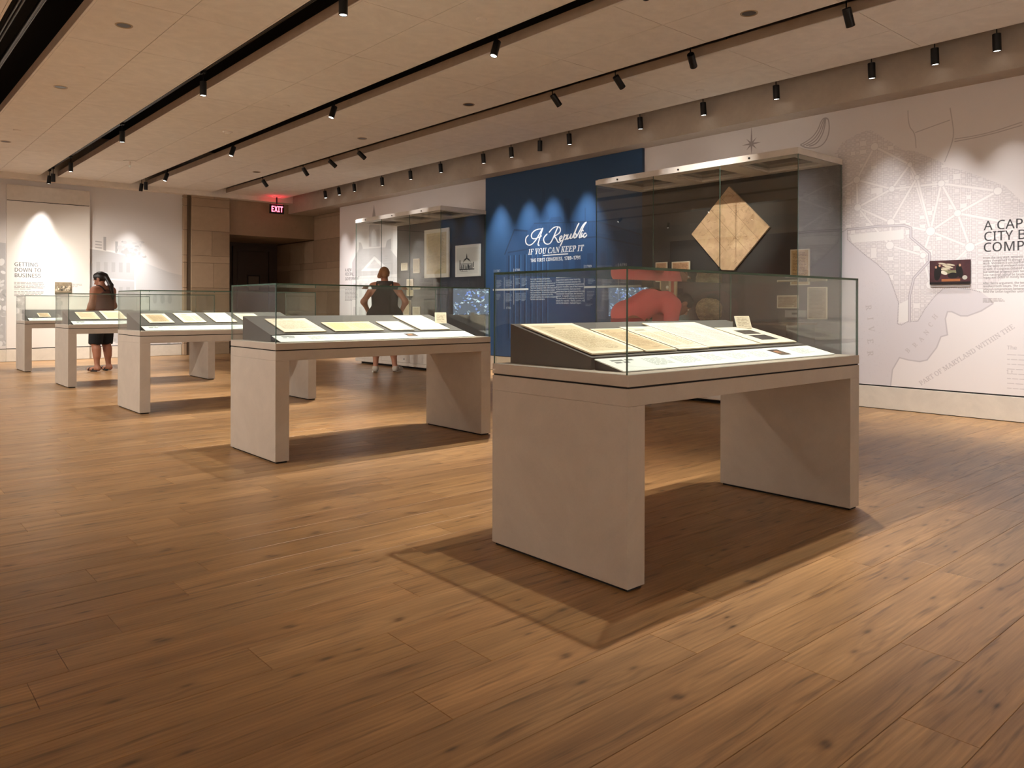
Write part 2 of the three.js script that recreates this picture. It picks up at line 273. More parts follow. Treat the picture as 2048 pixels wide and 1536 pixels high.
const blueTex = metre(BLUE1 - BLUE0, WALL_H, 400, (c) => {
  const X = (z) => z - BLUE0, Y = (y) => SOFFIT - y;
  c.fillStyle = '#2f5d8e'; c.fillRect(0, 0, 9, 9);
  const poly = (pts, f) => { c.beginPath(); pts.forEach(([z, y], i) => i ? c.lineTo(X(z), Y(y)) : c.moveTo(X(z), Y(y))); c.closePath(); c.fillStyle = f; c.fill(); };
  const line = (pts, f, w) => { c.beginPath(); pts.forEach(([z, y], i) => i ? c.lineTo(X(z), Y(y)) : c.moveTo(X(z), Y(y))); c.strokeStyle = f; c.lineWidth = w; c.stroke(); };
  // portico on the left, long roof and steeples behind, rows of windows
  poly([[-9.62, 0.5], [-9.62, 1.93], [-9.42, 2.3], [-9.1, 2.26], [-8.95, 2.38], [-7.6, 2.3], [-6.77, 2.05], [-6.77, 0.5]], '#295382');
  poly([[-8.84, 2.38], [-8.84, 2.52], [-8.78, 2.6], [-8.76, 2.9], [-8.74, 2.98], [-8.72, 2.9], [-8.69, 2.6], [-8.63, 2.52], [-8.6, 2.42]], '#2a5584');
  poly([[-8.28, 2.35], [-8.28, 2.7], [-8.16, 2.69], [-8.16, 2.34]], '#274f7d'); poly([[-8.62, 2.38], [-8.56, 2.44], [-8.36, 2.44], [-8.3, 2.36]], '#274f7d');
  line([[-7.84, 2.32], [-7.84, 2.52]], '#274f7d', 0.03);
  line([[-9.66, 1.92], [-9.42, 2.31], [-9.1, 2.27]], '#1f3f66', 0.028); line([[-9.58, 1.95], [-9.1, 1.98], [-8.95, 2.08], [-7.6, 2.08], [-6.77, 1.9]], '#1f3f66', 0.022);
  line([[-8.95, 2.38], [-7.6, 2.3], [-6.77, 2.05]], '#22446d', 0.02); line([[-9.13, 2.27], [-9.13, 1.0]], '#22446d', 0.014);
  for (let k = 0; k < 17; k++) line([[-8.9 + k * 0.075, 2.35 - k * 0.004], [-8.9 + k * 0.075, 2.24 - k * 0.005]], '#22446d', 0.01);
  for (let k = 0; k < 4; k++) { line([[-9.55 + k * 0.13, 1.9], [-9.55 + k * 0.13, 0.55]], '#1e3d63', 0.045); line([[-9.52 + k * 0.13, 1.9], [-9.52 + k * 0.13, 0.55]], '#4477ab', 0.02); }
  for (let k = 0; k < 4; k++) { line([[-9.02 + k * 0.12, 1.95], [-9.02 + k * 0.12, 0.5]], '#20406a', 0.03); line([[-8.99 + k * 0.12, 1.95], [-8.99 + k * 0.12, 0.5]], '#3f73a8', 0.018); }
  for (let k = 0; k < 6; k++) for (const y of [1.85, 1.3, 0.75]) { poly([[-8.3 + k * 0.25, y], [-8.18 + k * 0.25, y], [-8.18 + k * 0.25, y - 0.22], [-8.3 + k * 0.25, y - 0.22]], '#234874'); }
  for (let k = 0; k < 26; k++) { c.fillStyle = '#20406a'; const z = rr(-9.7, -7), h = rr(0.1, 0.2); c.fillRect(X(z), Y(0.42 + h), 0.05, h); }
  const fg = '#f3f3f0';
  const text = (t, z, y, size, font, w, slope = 0) => { c.save(); c.translate(X(z), Y(y)); c.rotate(slope); c.scale(0.01, 0.01); if (font.includes('italic')) c.transform(1, 0, -0.22, 1, 0, 0); c.font = font.replace('italic ', '').replace('$', size * 100 + 'px'); c.fillStyle = fg; c.textAlign = 'left'; if (w) { const m = c.measureText(t).width / 100; c.scale(w / m, 1); } c.fillText(t, 0, 0); c.restore(); };
  c.lineCap = c.lineJoin = 'round'; c.strokeStyle = fg;
  for (const s of SCRIPT) for (let i = 1; i < s.length; i++) {
    const mid = (a, b) => [(a[0] + b[0]) / 2, (a[1] + b[1]) / 2], a = i === 1 ? s[0] : mid(s[i - 2], s[i - 1]), b = s[i - 1], e = i === s.length - 1 ? s[i] : mid(s[i - 1], s[i]);
    const down = Math.abs(e[1] - a[1]) / (Math.hypot(e[0] - a[0], e[1] - a[1]) + 1e-6);
    c.lineWidth = 0.013 + 0.012 * down; c.beginPath(); c.moveTo(X(a[0]), Y(a[1])); if (i === 1 && s.length > 2) { const q = mid(s[0], s[1]); c.lineTo(X(q[0]), Y(q[1])); } else c.quadraticCurveTo(X(b[0]), Y(b[1]), X(e[0]), Y(e[1])); c.stroke();
    if (i === s.length - 1) { c.beginPath(); c.moveTo(X(e[0]), Y(e[1])); const q = mid(s[i - 1], s[i]); c.lineTo(X(q[0]), Y(q[1])); c.stroke(); }
  }
  text('IF YOU CAN KEEP IT', -9.09, 1.895, 0.125, 'italic bold $ serif', 1.21);
  line([[-8.73, 1.862], [-8.2, 1.862]], fg, 0.016);
  text('THE FIRST CONGRESS, 1789–1791', -9.03, 1.77, 0.075, 'bold $ sans-serif', 1.1);
  for (const [z, t] of [[-9.92, '1787'], [-9.43, '1788'], [-7.86, '1789'], [-7.19, '1791']]) text(t, z + 0.02, 1.645, 0.05, '$ serif', 0.13);
  text('1788', -9.63, 1.03, 0.05, '$ serif', 0.13);
  line([[-9.95, 1.345], [-9.09, 1.345]], fg, 0.03); line([[-7.85, 1.355], [-6.8, 1.355]], fg, 0.03);
  for (const [z, a, b] of [[-9.67, 1.55, 1.03], [-9.43, 1.68, 1.1], [-9.93, 1.68, 1.345], [-7.86, 1.68, 1.14], [-7.2, 1.68, 1.14]]) line([[z, a], [z, b]], fg, 0.008);
  const cols = [[-9.87, 1.51, 0.16, 0.13], [-9.63, 1.51, 0.17, 0.13], [-9.385, 1.53, 0.11, 0.12], [-9.24, 1.53, 0.13, 0.14], [-9.87, 1.28, 0.12, 0.1], [-9.63, 1.285, 0.17, 0.15], [-9.385, 1.29, 0.13, 0.14], [-9.24, 1.29, 0.13, 0.14], [-7.78, 1.5, 0.14, 0.1], [-7.8, 1.3, 0.15, 0.14], [-7.83, 1.115, 0.18, 0.04], [-7.5, 1.5, 0.25, 0.12], [-7.15, 1.5, 0.25, 0.1], [-7.5, 1.3, 0.2, 0.14], [-7.15, 1.3, 0.25, 0.14]];
  for (const [z, y, w, h] of cols) lines(c, X(z), Y(y), w, h, Math.round(h / 0.02), '#b9c6d6', 0.35, 0.4);
  ['In an age of kings and queens,', 'the U.S. Constitution launched a', 'democratic republic: a government of', 'and by representatives of the people.', 'The First Congress (1789–1791) was the', 'first meeting of the legislature under', 'the Constitution. It faced the challenge', 'of bringing the Constitution to life,', 'all while quelling the nation’s competing', 'factions and interests.'].forEach((t, i) => text(t, -9.03, 1.49 - i * 0.0352, 0.031, 'bold $ sans-serif'));
  ['When members of the First Congress', 'began their work in New York City,', 'it remained uncertain whether this', 'experiment in government would work.', 'Benjamin Franklin, one of the Framers', 'of the Constitution, had once been', 'asked what type of government the new', 'Constitution would have. He famously', 'replied, “A republic, if you can keep it.”', 'The hard work of realizing the Framers’', 'ideals of a republic – liberty, justice, and', 'rule by the people – had just begun.'].forEach((t, i) => text(t, -8.45, 1.5 - i * 0.0352, 0.031, 'bold $ sans-serif'));
});
// the pale hall with a steeple, left of the blue panel
const HALL0 = -15.3, HALL1 = -10.165;
const hallTex = metre(HALL1 - HALL0, WALL_H, 260, (c) => {
  const X = (z) => z - HALL0, Y = (y) => SOFFIT - y;
  c.fillStyle = '#ddd6d4'; c.fillRect(0, 0, 9, 9);
  const poly = (pts, f) => { c.beginPath(); pts.forEach(([z, y], i) => i ? c.lineTo(X(z), Y(y)) : c.moveTo(X(z), Y(y))); c.closePath(); c.fillStyle = f; c.fill(); };
  const line = (pts, f, w) => { c.beginPath(); pts.forEach(([z, y], i) => i ? c.lineTo(X(z), Y(y)) : c.moveTo(X(z), Y(y))); c.strokeStyle = f; c.lineWidth = w; c.stroke(); };
  poly([[-13.86, 3.16], [-13.93, 2.9], [-13.79, 2.9]], '#aaa3a2');
  poly([[-14.06, 2.3], [-14.06, 2.72], [-13.98, 2.8], [-13.7, 2.8], [-13.63, 2.7], [-13.63, 2.28]], '#b7b0b0'); poly([[-13.96, 2.3], [-13.96, 2.58], [-13.86, 2.66], [-13.76, 2.58], [-13.76, 2.3]], '#cfc9c8');
  poly([[-14.75, 2.0], [-14.48, 2.27], [-13.3, 2.25], [-12.9, 1.96], [-12.9, 1.7], [-14.75, 1.7]], '#bdb6b6');
  poly([[-14.47, 2.2], [-14.47, 2.42], [-14.38, 2.4], [-14.3, 2.28]], '#b5aeae'); poly([[-13.42, 2.24], [-13.36, 2.38], [-13.2, 2.42], [-13.2, 2.2]], '#b5aeae');
  poly([[-14.4, 1.8], [-13.84, 2.1], [-13.2, 1.77]], '#e4dedc'); line([[-14.4, 1.8], [-13.84, 2.1], [-13.2, 1.77], [-14.4, 1.8]], '#c2bbbb', 0.014); poly([[-14.16, 1.85], [-13.84, 2.03], [-13.5, 1.83]], '#cbc4c4');
  line([[-14.75, 1.75], [-12.9, 1.72]], '#c2bbbb', 0.03); line([[-14.75, 1.66], [-12.9, 1.63]], '#cac3c3', 0.016);
  for (let k = 0; k < 8; k++) for (const y of [1.55, 1.05]) { poly([[-14.7 + k * 0.24, y], [-14.58 + k * 0.24, y], [-14.58 + k * 0.24, y - 0.3], [-14.7 + k * 0.24, y - 0.3]], '#c8c1c1'); }
  for (let k = 0; k < 9; k++) line([[-14.78 + k * 0.24, 1.66], [-14.78 + k * 0.24, 0.6]], '#cfc9c8', 0.03);
  for (let k = 0; k < 40; k++) { c.fillStyle = '#c5bebe'; const z = rr(-15.1, -12.9), h = rr(0.08, 0.2); c.fillRect(X(z), Y(0.4 + h), rr(0.03, 0.07), h); }
  const text = (t, z, y, size, col) => { c.save(); c.translate(X(z), Y(y)); c.scale(0.01, 0.01); c.font = size * 100 + 'px sans-serif'; c.fillStyle = col; c.fillText(t, 0, 0); c.restore(); };
  text('A NEW', -15.06, 1.815, 0.095, '#2e2b2b'); text('FEDERAL', -15.06, 1.72, 0.095, '#2e2b2b'); text('GOVERNMENT', -15.06, 1.625, 0.095, '#2e2b2b');
  lines(c, X(-15.06), Y(1.53), 0.6, 0.36, 12, '#8a8383', 0.2, 0.4);
});
// the faded street view on the far wall
const FARX0 = LEFT, FARX1 = 5.58, FAR_Y0 = 0.25, FAR_Y1 = 3.46;
const farTex = metre(FARX1 - FARX0, FAR_Y1 - FAR_Y0, 200, (c) => {
  const X = (x) => x - FARX0, Y = (y) => FAR_Y1 - y;
  c.fillStyle = '#d3cfcd'; c.fillRect(0, 0, 20, 9);
  const poly = (pts, f) => { c.beginPath(); pts.forEach(([z, y], i) => i ? c.lineTo(X(z), Y(y)) : c.moveTo(X(z), Y(y))); c.closePath(); c.fillStyle = f; c.fill(); };
  const line = (pts, f, w) => { c.beginPath(); pts.forEach(([z, y], i) => i ? c.lineTo(X(z), Y(y)) : c.moveTo(X(z), Y(y))); c.strokeStyle = f; c.lineWidth = w; c.stroke(); };
  poly([[3.4, 0.3], [3.4, 2.25], [3.82, 2.2], [4.2, 2.16], [4.62, 2.06], [4.62, 0.3]], '#b9b8b9'); poly([[4.62, 0.3], [4.62, 2.04], [5.3, 1.78], [5.58, 1.72], [5.58, 0.3]], '#c4c3c3');
  line([[3.4, 2.27], [4.2, 2.17], [4.64, 2.07]], '#e2e0de', 0.035); line([[4.63, 2.07], [4.63, 1.4]], '#e4e2e0', 0.03); line([[3.9, 1.62], [4.63, 1.58]], '#e2e0de', 0.025);
  poly([[4.03, 2.19], [4.03, 2.46], [4.08, 2.46], [4.08, 2.18]], '#a3a1a1'); poly([[4.25, 2.15], [4.25, 2.38], [4.3, 2.38], [4.3, 2.14]], '#a9a7a7');
  for (const y of [2.36, 2.3, 2.24]) line([[3.88, y], [4.0, y - 0.01]], '#a9a7a7', 0.025);
  for (let k = 0; k < 90; k++) { c.fillStyle = ['#c3c1c1', '#b3b1b1', '#cdcbca'][k % 3]; c.beginPath(); c.ellipse(X(4.56 + (rnd() + rnd() - 1) * 0.28), Y(2.24 + (rnd() - 0.5) * 0.3), rr(0.02, 0.06), rr(0.02, 0.05), 0, 0, 7); c.fill(); }
  for (let k = 0; k < 5; k++) for (const y of [1.95, 1.45, 0.95]) poly([[3.9 + k * 0.14, y], [3.97 + k * 0.14, y], [3.97 + k * 0.14, y - 0.2], [3.9 + k * 0.14, y - 0.2]], '#adabac');
  for (let k = 0; k < 5; k++) { c.fillStyle = '#b1afb0'; c.beginPath(); c.ellipse(X(4.72 + k * 0.15), Y(1.2), 0.045, 0.09, 0, 0, 7); c.fill(); }
  poly([[1.2, 0.3], [1.2, 2.2], [1.9, 2.28], [2.36, 2.24], [2.36, 0.3]], '#b4b3b4');
  for (let k = 0; k < 260; k++) { const v = 150 + Math.floor(rnd() * 90); c.fillStyle = 'rgb(' + v + ',' + v + ',' + v + ')'; c.beginPath(); c.ellipse(X(rr(1.2, 2.36)), Y(rr(0.3, 1.9)), rr(0.01, 0.07), rr(0.01, 0.06), rnd() * 3, 0, 7); c.fill(); }
  for (let k = 0; k < 160; k++) { const v = 168 + Math.floor(rnd() * 50); c.fillStyle = 'rgb(' + v + ',' + v + ',' + v + ')'; const h = rr(0.03, 0.16); c.fillRect(X(rr(3.75, 5.5)), Y(rr(0.3, 1.0)), rr(0.01, 0.07), h); }
});

/* ------------------------------------------------------------------ walls */
function onRight(w, h, thick) { const g = new THREE.BoxGeometry(w, h, thick); g.rotateY(-Math.PI / 2); return g; }   // front face (group 4) looks to -x, print reads from far to near
const sixth = (front, rest) => [rest, rest, rest, rest, front, rest];
function mural(parent, tex, z0, z1, y0, y1, x, thick = 0.006, rough = 0.62) {
  const m = part('mural', onRight(z1 - z0, y1 - y0, thick), sixth(new THREE.MeshStandardMaterial({ map: tex, roughness: rough }), MAT.wall), parent); m.position.set(x - thick / 2, (y0 + y1) / 2, (z0 + z1) / 2); return m;
}
{
  const wr = structGroup('wall_right');
  part('wall', box(RIGHT, RIGHT + 0.5, 0, VOID, NEAR, -15.3), MAT.wall, wr);
  mural(wr, mapTex, MAPZ0, MAPZ1, 0.25, SOFFIT, RIGHT); mural(wr, hallTex, HALL0, HALL1, 0.25, SOFFIT, RIGHT);
  const bp = mural(wr, blueTex, BLUE0, BLUE1, 0.25, SOFFIT, RIGHT, 0.05, 0.55); bp.name = 'blue_panel'; bp.material[4].color.setScalar(0.5); bp.material = sixth(bp.material[4], std(0x1c2f47, 0.6));
  const base = structGroup('baseboard_right');
  part('board', rbox(RIGHT - 0.012, RIGHT + 0.02, 0.006, 0.236, NEAR, -15.3, 0.002), MAT.base, base);
  part('reveal', box(RIGHT - 0.003, RIGHT + 0.02, 0.236, 0.25, NEAR, -15.3), MAT.gap, base);
  part('reveal', box(RIGHT - 0.004, RIGHT + 0.02, 0, 0.006, NEAR, -15.3), MAT.gap, base);

  const wf = structGroup('wall_far');
  part('wall', box(LEFT - 0.3, 5.6, 0, VOID, FAR, FAR - 0.3), MAT.wall, wf);
  const fm = part('mural', box(0, FARX1 - FARX0, 0, FAR_Y1 - FAR_Y0, 0, 0.006), null, wf); fm.geometry = new THREE.BoxGeometry(FARX1 - FARX0, FAR_Y1 - FAR_Y0, 0.006);
  fm.material = sixth(new THREE.MeshStandardMaterial({ map: farTex, roughness: 0.65 }), MAT.wall); fm.position.set((FARX0 + FARX1) / 2, (FAR_Y0 + FAR_Y1) / 2, FAR + 0.003);
  const bf = structGroup('baseboard_far');
  part('board', rbox(LEFT, 5.56, 0.006, 0.236, FAR - 0.02, FAR + 0.014, 0.002), MAT.base, bf);
  part('reveal', box(LEFT, 5.56, 0.236, 0.25, FAR - 0.02, FAR + 0.007), MAT.gap, bf);
  // stone pier, header and passage to the exit
  const pier = structGroup('wall_exit'), joint = 0.004;
  part('backing', box(5.6, 6.54, 0, 3.46, FAR - 0.9, FAR + 0.1), MAT.stoneJoint, pier);
  const stoneCourse = [[0, 0.25], [0.25, 0.93], [0.93, 1.454], [1.454, 2.001], [2.001, 2.155], [2.155, 2.702], [2.702, 3.227], [3.227, 3.402], [3.402, 3.46]];
  stoneCourse.forEach(([y0, y1], i) => {
    const cut = (i === 5 || i === 3 || i === 8) ? [[5.72, i === 5 ? 6.16 : 6.2], [i === 5 ? 6.16 : 6.2, 6.55]] : [[5.72, 6.55]];
    for (const [a, b] of cut) part('stone', rbox(a + joint / 2, b - joint / 2, y0 + joint / 2, y1 - joint / 2, FAR - 0.85, FAR + 0.15, 0.004), MAT.stone[Math.floor(rnd() * 3)], pier);
    part('stone', rbox(5.57, 5.64, y0 + joint / 2, y1 - joint / 2, FAR, FAR + 0.12, 0.012), MAT.stone[0], pier);
    part('stone', rbox(5.645, 5.712, y0 + joint / 2, y1 - joint / 2, FAR, FAR + 0.09, 0.012), MAT.stone[1], pier);
  });
  part('header', box(6.5, STONE + 0.4, 2.67, VOID, FAR, RECESS), MAT.stone[1], pier);
  part('passage_side', box(6.3, 6.56, 0, 2.7, FAR - 0.05, RECESS), MAT.stone[1], pier);
  part('passage_end', box(6.3, STONE + 0.4, 0, VOID, RECESS, RECESS - 0.3), MAT.door, pier);
  const side = structGroup('wall_passage');
  part('backing', box(STONE + 0.01, STONE + 0.4, 0, SOFFIT, -15.2, RECESS), MAT.stoneJoint, side);
  [[0, 0.7], [0.7, 1.4], [1.4, 1.952], [1.952, 2.106], [2.106, 2.646], [2.646, 3.165], [3.165, 3.235]].forEach(([y0, y1], i) => {
    const top = y1 > 2.66, cuts = top ? [-15.31, -17.25] : i % 2 ? [-15.31, -16.6, -18.0, RECESS] : [-15.31, -17.3, -18.6, RECESS];
    for (let k = 0; k < cuts.length - 1; k++) part('stone', rbox(STONE, STONE + 0.1, y0 + joint / 2, y1 - joint / 2, cuts[k] - joint / 2, cuts[k + 1] + joint / 2, 0.004), MAT.stone[(i + k) % 3], side);
  });
  const door = structGroup('door_1');
  part('door_leaf', rbox(7.6, 8.4, 0.01, 2.46, RECESS, RECESS + 0.04, 0.004), MAT.door, door);
  for (const [a, b] of [[7.47, 7.58], [8.42, 8.53]]) part('casing', rbox(a, b, 0, 2.56, RECESS, RECESS + 0.07, 0.004), MAT.door, door);
  part('casing', rbox(7.47, 8.53, 2.47, 2.58, RECESS, RECESS + 0.075, 0.004), MAT.door, door);
  // the side of the room behind and left of the picture, mirrored in the glass
  struct('wall_left', box(LEFT - 0.3, LEFT, 0, VOID, NEAR, FAR), MAT.wall);
  struct('wall_near', box(LEFT - 0.3, RIGHT + 0.5, 0, VOID, NEAR, NEAR + 0.3), paint(0xd6cec8, 0.8));
  struct('wall_end', box(RIGHT + 0.3, STONE + 0.5, 0, VOID, -15.2, -15.3), MAT.wall);
  const red = thing('exhibit_wall_panel', 'tall dark red wall panel mirrored in the glass of the nearer wall showcase', 'panel', [LEFT, 0, -11.5]);
  part('panel', box(0, 0.12, 0, 3.05, -3.1, 3.1), MAT.maroon, red); part('cap_rail', box(0, 0.2, 3.05, 3.2, -3.2, 3.2), MAT.ceiling, red);
}

/* ------------------------------------------------------------------ glass */
// a sheet of glass with polished green edges; thin = which side of the box is the sheet's thickness
function sheet(name, x0, x1, y0, y1, z0, z1, parent) {
  const g = box(x0, x1, y0, y1, z0, z1), w = [Math.abs(x1 - x0), Math.abs(y1 - y0), Math.abs(z1 - z0)], k = w.indexOf(Math.min(...w));
  return part(name, g, [0, 1, 2].flatMap((a) => a === k ? [MAT.glass, MAT.glass] : [MAT.glassEdge, MAT.glassEdge]), parent);
}

/* ------------------------------------------------------------------ table showcases, their sloped boards, caption strips and papers */
const ORD = ['nearest', 'second', 'third', 'fourth', 'farthest'];
const CASE_SAY = ['largest in view at the front', 'standing just behind the nearest one', 'middle of the row of five', 'with the visitor in black shorts behind it', 'at the far end of the row, half hidden'];
function makeCase(label) {                                                   // origin: floor, near left corner; runs to +x and -z
  const t = thing('table_showcase', label, 'display case', [0, 0, 0], 0, 'row of five glass topped table showcases');
  const W = CASE_W, D = CASE_D, L = 0.1;
  for (const x of [0, W - L]) part('leg', rbox(x, x + L, 0.012, 0.7, 0, -D, 0.002), MAT.case, t);
  part('apron', rbox(0, W, 0.7, SEAM - 0.004, 0, -D, 0.002), MAT.case, t);
  for (const x of [0.012, W - L + 0.012]) part('foot', box(x, x + L - 0.024, 0, 0.012, -0.012, -D + 0.012), MAT.gap, t);
  part('shadow_gap', box(0.005, W - 0.005, SEAM - 0.004, SEAM + 0.003, -0.005, -D + 0.005), MAT.gap, t);
  part('tray', rbox(0, W, SEAM + 0.003, TRAY_TOP, 0, -D, 0.002), MAT.case, t);
  const e = 0.004, th = 0.009, top = GLASS_TOP - 0.01;
  sheet('glass_front', e, W - e, TRAY_TOP, top, -e, -e - th, t); sheet('glass_back', e, W - e, TRAY_TOP, top, -D + e, -D + e + th, t);
  sheet('glass_side', e, e + th, TRAY_TOP, top, -e - th, -D + e + th, t); sheet('glass_side', W - e, W - e - th, TRAY_TOP, top, -e - th, -D + e + th, t);
  sheet('glass_top', e, W - e, top, GLASS_TOP, -e, -D + e, t);
  return t;
}
const BOARD_L = 0.08, BOARD_R = 1.80, B_TOP = 0.178, B_LOW = 0.05, B_BACK = -0.765, B_FRONT = -0.262;
const SLOPE = Math.atan2(B_TOP - B_LOW, B_BACK - B_FRONT);
function boardGeo() {
  const s = new THREE.Shape([[0.765, 0], [0.765, B_TOP], [-B_FRONT, B_LOW], [-B_FRONT, 0]].map(([a, b]) => new THREE.Vector2(a, b)));
  const g = new THREE.ExtrudeGeometry(s, { depth: BOARD_R - BOARD_L, bevelEnabled: false });
  g.rotateY(Math.PI / 2);                                                    // shape x runs to -z, depth to +x
  g.translate(BOARD_L, 0, 0); return metreUV(g);
}
const boardG = boardGeo();
// lie a sheet on the slope: x0..x1 across, s0..s1 down the slope from its top edge, standing t above it
function onSlope(o, x0, x1, s0, s1, lift = 0) {
  const ang = Math.atan2(B_TOP - B_LOW, B_FRONT - B_BACK), s = (s0 + s1) / 2;
  o.position.set((x0 + x1) / 2, TRAY_TOP + B_TOP - Math.sin(ang) * s + Math.cos(ang) * lift, B_BACK + Math.cos(ang) * s + Math.sin(ang) * lift); o.rotation.x = ang;
}
function paperTex(w, h, kind, base, ink, margin) {
  return canvasTexture(Math.max(64, Math.round(w * 620)), Math.max(64, Math.round(h * 620)), (c, W, H) => {
    c.fillStyle = '#e6dcc6'; c.fillRect(0, 0, W, H);
    const m = margin * W / w; c.fillStyle = base; c.fillRect(m, m, W - 2 * m, H - 2 * m);
    for (let k = 0; k < 60; k++) { c.globalAlpha = 0.06; c.fillStyle = k % 2 ? '#8a6a3c' : '#fff6dc'; c.beginPath(); c.ellipse(rr(m, W - m), rr(m, H - m), rr(4, W * 0.14), rr(3, H * 0.08), rnd() * 3, 0, 7); c.fill(); }
    c.globalAlpha = 1;
    if (kind === 'script') { lines(c, m + W * 0.1, m + H * 0.06, W * 0.5, H * 0.05, 1, ink, 0.2, 0.3); lines(c, m + W * 0.08, m + H * 0.15, W - 2 * m - W * 0.16, H * 0.62, Math.round(h / 0.016), ink, 0.12, 0.26); lines(c, W * 0.5, H * 0.82, W * 0.34, H * 0.06, 2, ink, 0.3, 0.3); }
    if (kind === 'spread') { for (const k of [0, 1]) lines(c, m + W * (0.05 + 0.48 * k), m + H * 0.1, W * 0.37, H * 0.7, Math.round(h / 0.016), ink, 0.15, 0.26); c.fillStyle = '#b59a63'; c.fillRect(W / 2 - 1, m, 2, H - 2 * m); }
    if (kind === 'print') { c.strokeStyle = ink; c.lineWidth = 2; c.strokeRect(m + W * 0.05, m + H * 0.05, W * 0.9 - 2 * m, H * 0.9 - 2 * m); lines(c, m + W * 0.15, m + H * 0.1, W * 0.7 - 2 * m, H * 0.06, 1, ink, 0, 0.7); for (const k of [0, 1]) lines(c, m + W * (0.1 + 0.42 * k), m + H * 0.22, W * 0.36, H * 0.6, Math.round(h / 0.013), ink, 0.05, 0.4); }
    if (kind === 'photos') { c.fillStyle = '#2b241f'; c.fillRect(W * 0.26, H * 0.2, W * 0.48, H * 0.26); c.fillRect(W * 0.26, H * 0.52, W * 0.48, H * 0.3); c.fillStyle = '#57483c'; for (let k = 0; k < 14; k++) c.fillRect(W * rr(0.28, 0.66), H * rr(0.24, 0.4), W * 0.05, H * 0.03); }
  });
}
const PAPER = { parchment: ['#cfc0a0', '#7d6a4c'], cream: ['#dcd3bd', '#85765a'], tan: ['#c0aa86', '#6f5a3c'], pale: ['#cfc4bd', '#857b78'], buff: ['#dcc590', '#8a7342'] };
const paperMats = {};
function paperMat(w, h, kind, tone, margin) { const k = [w.toFixed(1), h.toFixed(1), kind, tone, margin].join(); return paperMats[k] ??= sixth(new THREE.MeshStandardMaterial({ map: paperTex(w, h, kind, ...PAPER[tone], margin), roughness: 0.8 }), std(0xdccfb4, 0.85)); }
function paper(ci, label, x0, x1, s0, s1, kind, tone, { margin = 0.012, t = 0.006, lift = 0.008, name = 'document' } = {}) {
  const w = x1 - x0, h = s1 - s0, g = new THREE.BoxGeometry(w, h, t); g.rotateX(-Math.PI / 2);
  const o = single(name, label, 'document', g, paperMat(w, h, kind, tone, margin), null, 'papers laid out on the sloped boards');
  onSlope(o, x0, x1, s0, s1, lift); o.position.x += CASE_X; o.position.z += CASE_Z[ci]; return o;
}
const captionTex = [0, 1].map((v) => canvasTexture(2048, 200, (c, W, H) => {
  c.fillStyle = '#e7eeea'; c.fillRect(0, 0, W, H);
  lines(c, 70, 26, 190, 66, 2, '#5d6664', 0.3, 0.62);
  let x = 300; for (let k = 0; k < 7; k++) { const w = rr(170, 215); if (x + w > 1980) break; if (v === (k === 5 ? 0 : 9) || v === (k === 4 ? 1 : 9)) { c.fillStyle = '#3b2e2a'; c.fillRect(x + 20, 34, 120, 110); c.fillStyle = '#a5724e'; c.fillRect(x + 50, 60, 50, 60); c.fillStyle = '#6c5a4e'; c.fillRect(x + 30, 100, 100, 20); } else lines(c, x, 34, w, 118, 8, '#8f9a96', 0.2, 0.45); x += w + 44; }
}));
const firstCase = makeCase('nearest glass topped beige table showcase, ' + CASE_SAY[0]);
CASE_Z.forEach((z, i) => {
  const t = i ? firstCase.clone() : firstCase;
  if (i) { t.name = numbered('table_showcase'); scene.add(t); t.userData = { ...firstCase.userData, label: ORD[i] + ' glass topped beige table showcase, ' + CASE_SAY[i] }; }
  t.position.set(CASE_X, 0, z);
  const b = single('sloped_board', `dark grey sloped display board inside the ${ORD[i]} table showcase`, 'display board', boardG, MAT.board, [CASE_X, TRAY_TOP, z], 'sloped boards in the table showcases');
  const cap = thing('caption_strip', `white printed caption strip along the front of the board in the ${ORD[i]} table showcase`, 'caption', [CASE_X, TRAY_TOP, z], 0, 'caption strips of the table showcases');
  const w = BOARD_R - BOARD_L, y0 = 0.043, y1 = 0.004, z0 = -0.245, z1 = -0.088, len = Math.hypot(z1 - z0, y1 - y0), ang = Math.atan2(y0 - y1, z1 - z0);
  const g = new THREE.BoxGeometry(w, len, 0.004); g.rotateX(-Math.PI / 2);
  const pl = part('printed_plate', g, sixth(new THREE.MeshStandardMaterial({ map: captionTex[i % 2], roughness: 0.45 }), MAT.caption), cap); pl.position.set((BOARD_L + BOARD_R) / 2, (y0 + y1) / 2, (z0 + z1) / 2); pl.rotation.x = ang;
  const ws = new THREE.ExtrudeGeometry(new THREE.Shape([[-z0, 0], [-z0, y0 - 0.003], [-z1, y1 - 0.003], [-z1, 0]].map(([a, q]) => new THREE.Vector2(a, q))), { depth: w - 0.01, bevelEnabled: false }); ws.rotateY(Math.PI / 2); ws.translate(BOARD_L + 0.005, 0, 0);
  part('wedge', metreUV(ws), MAT.gap, cap);
});
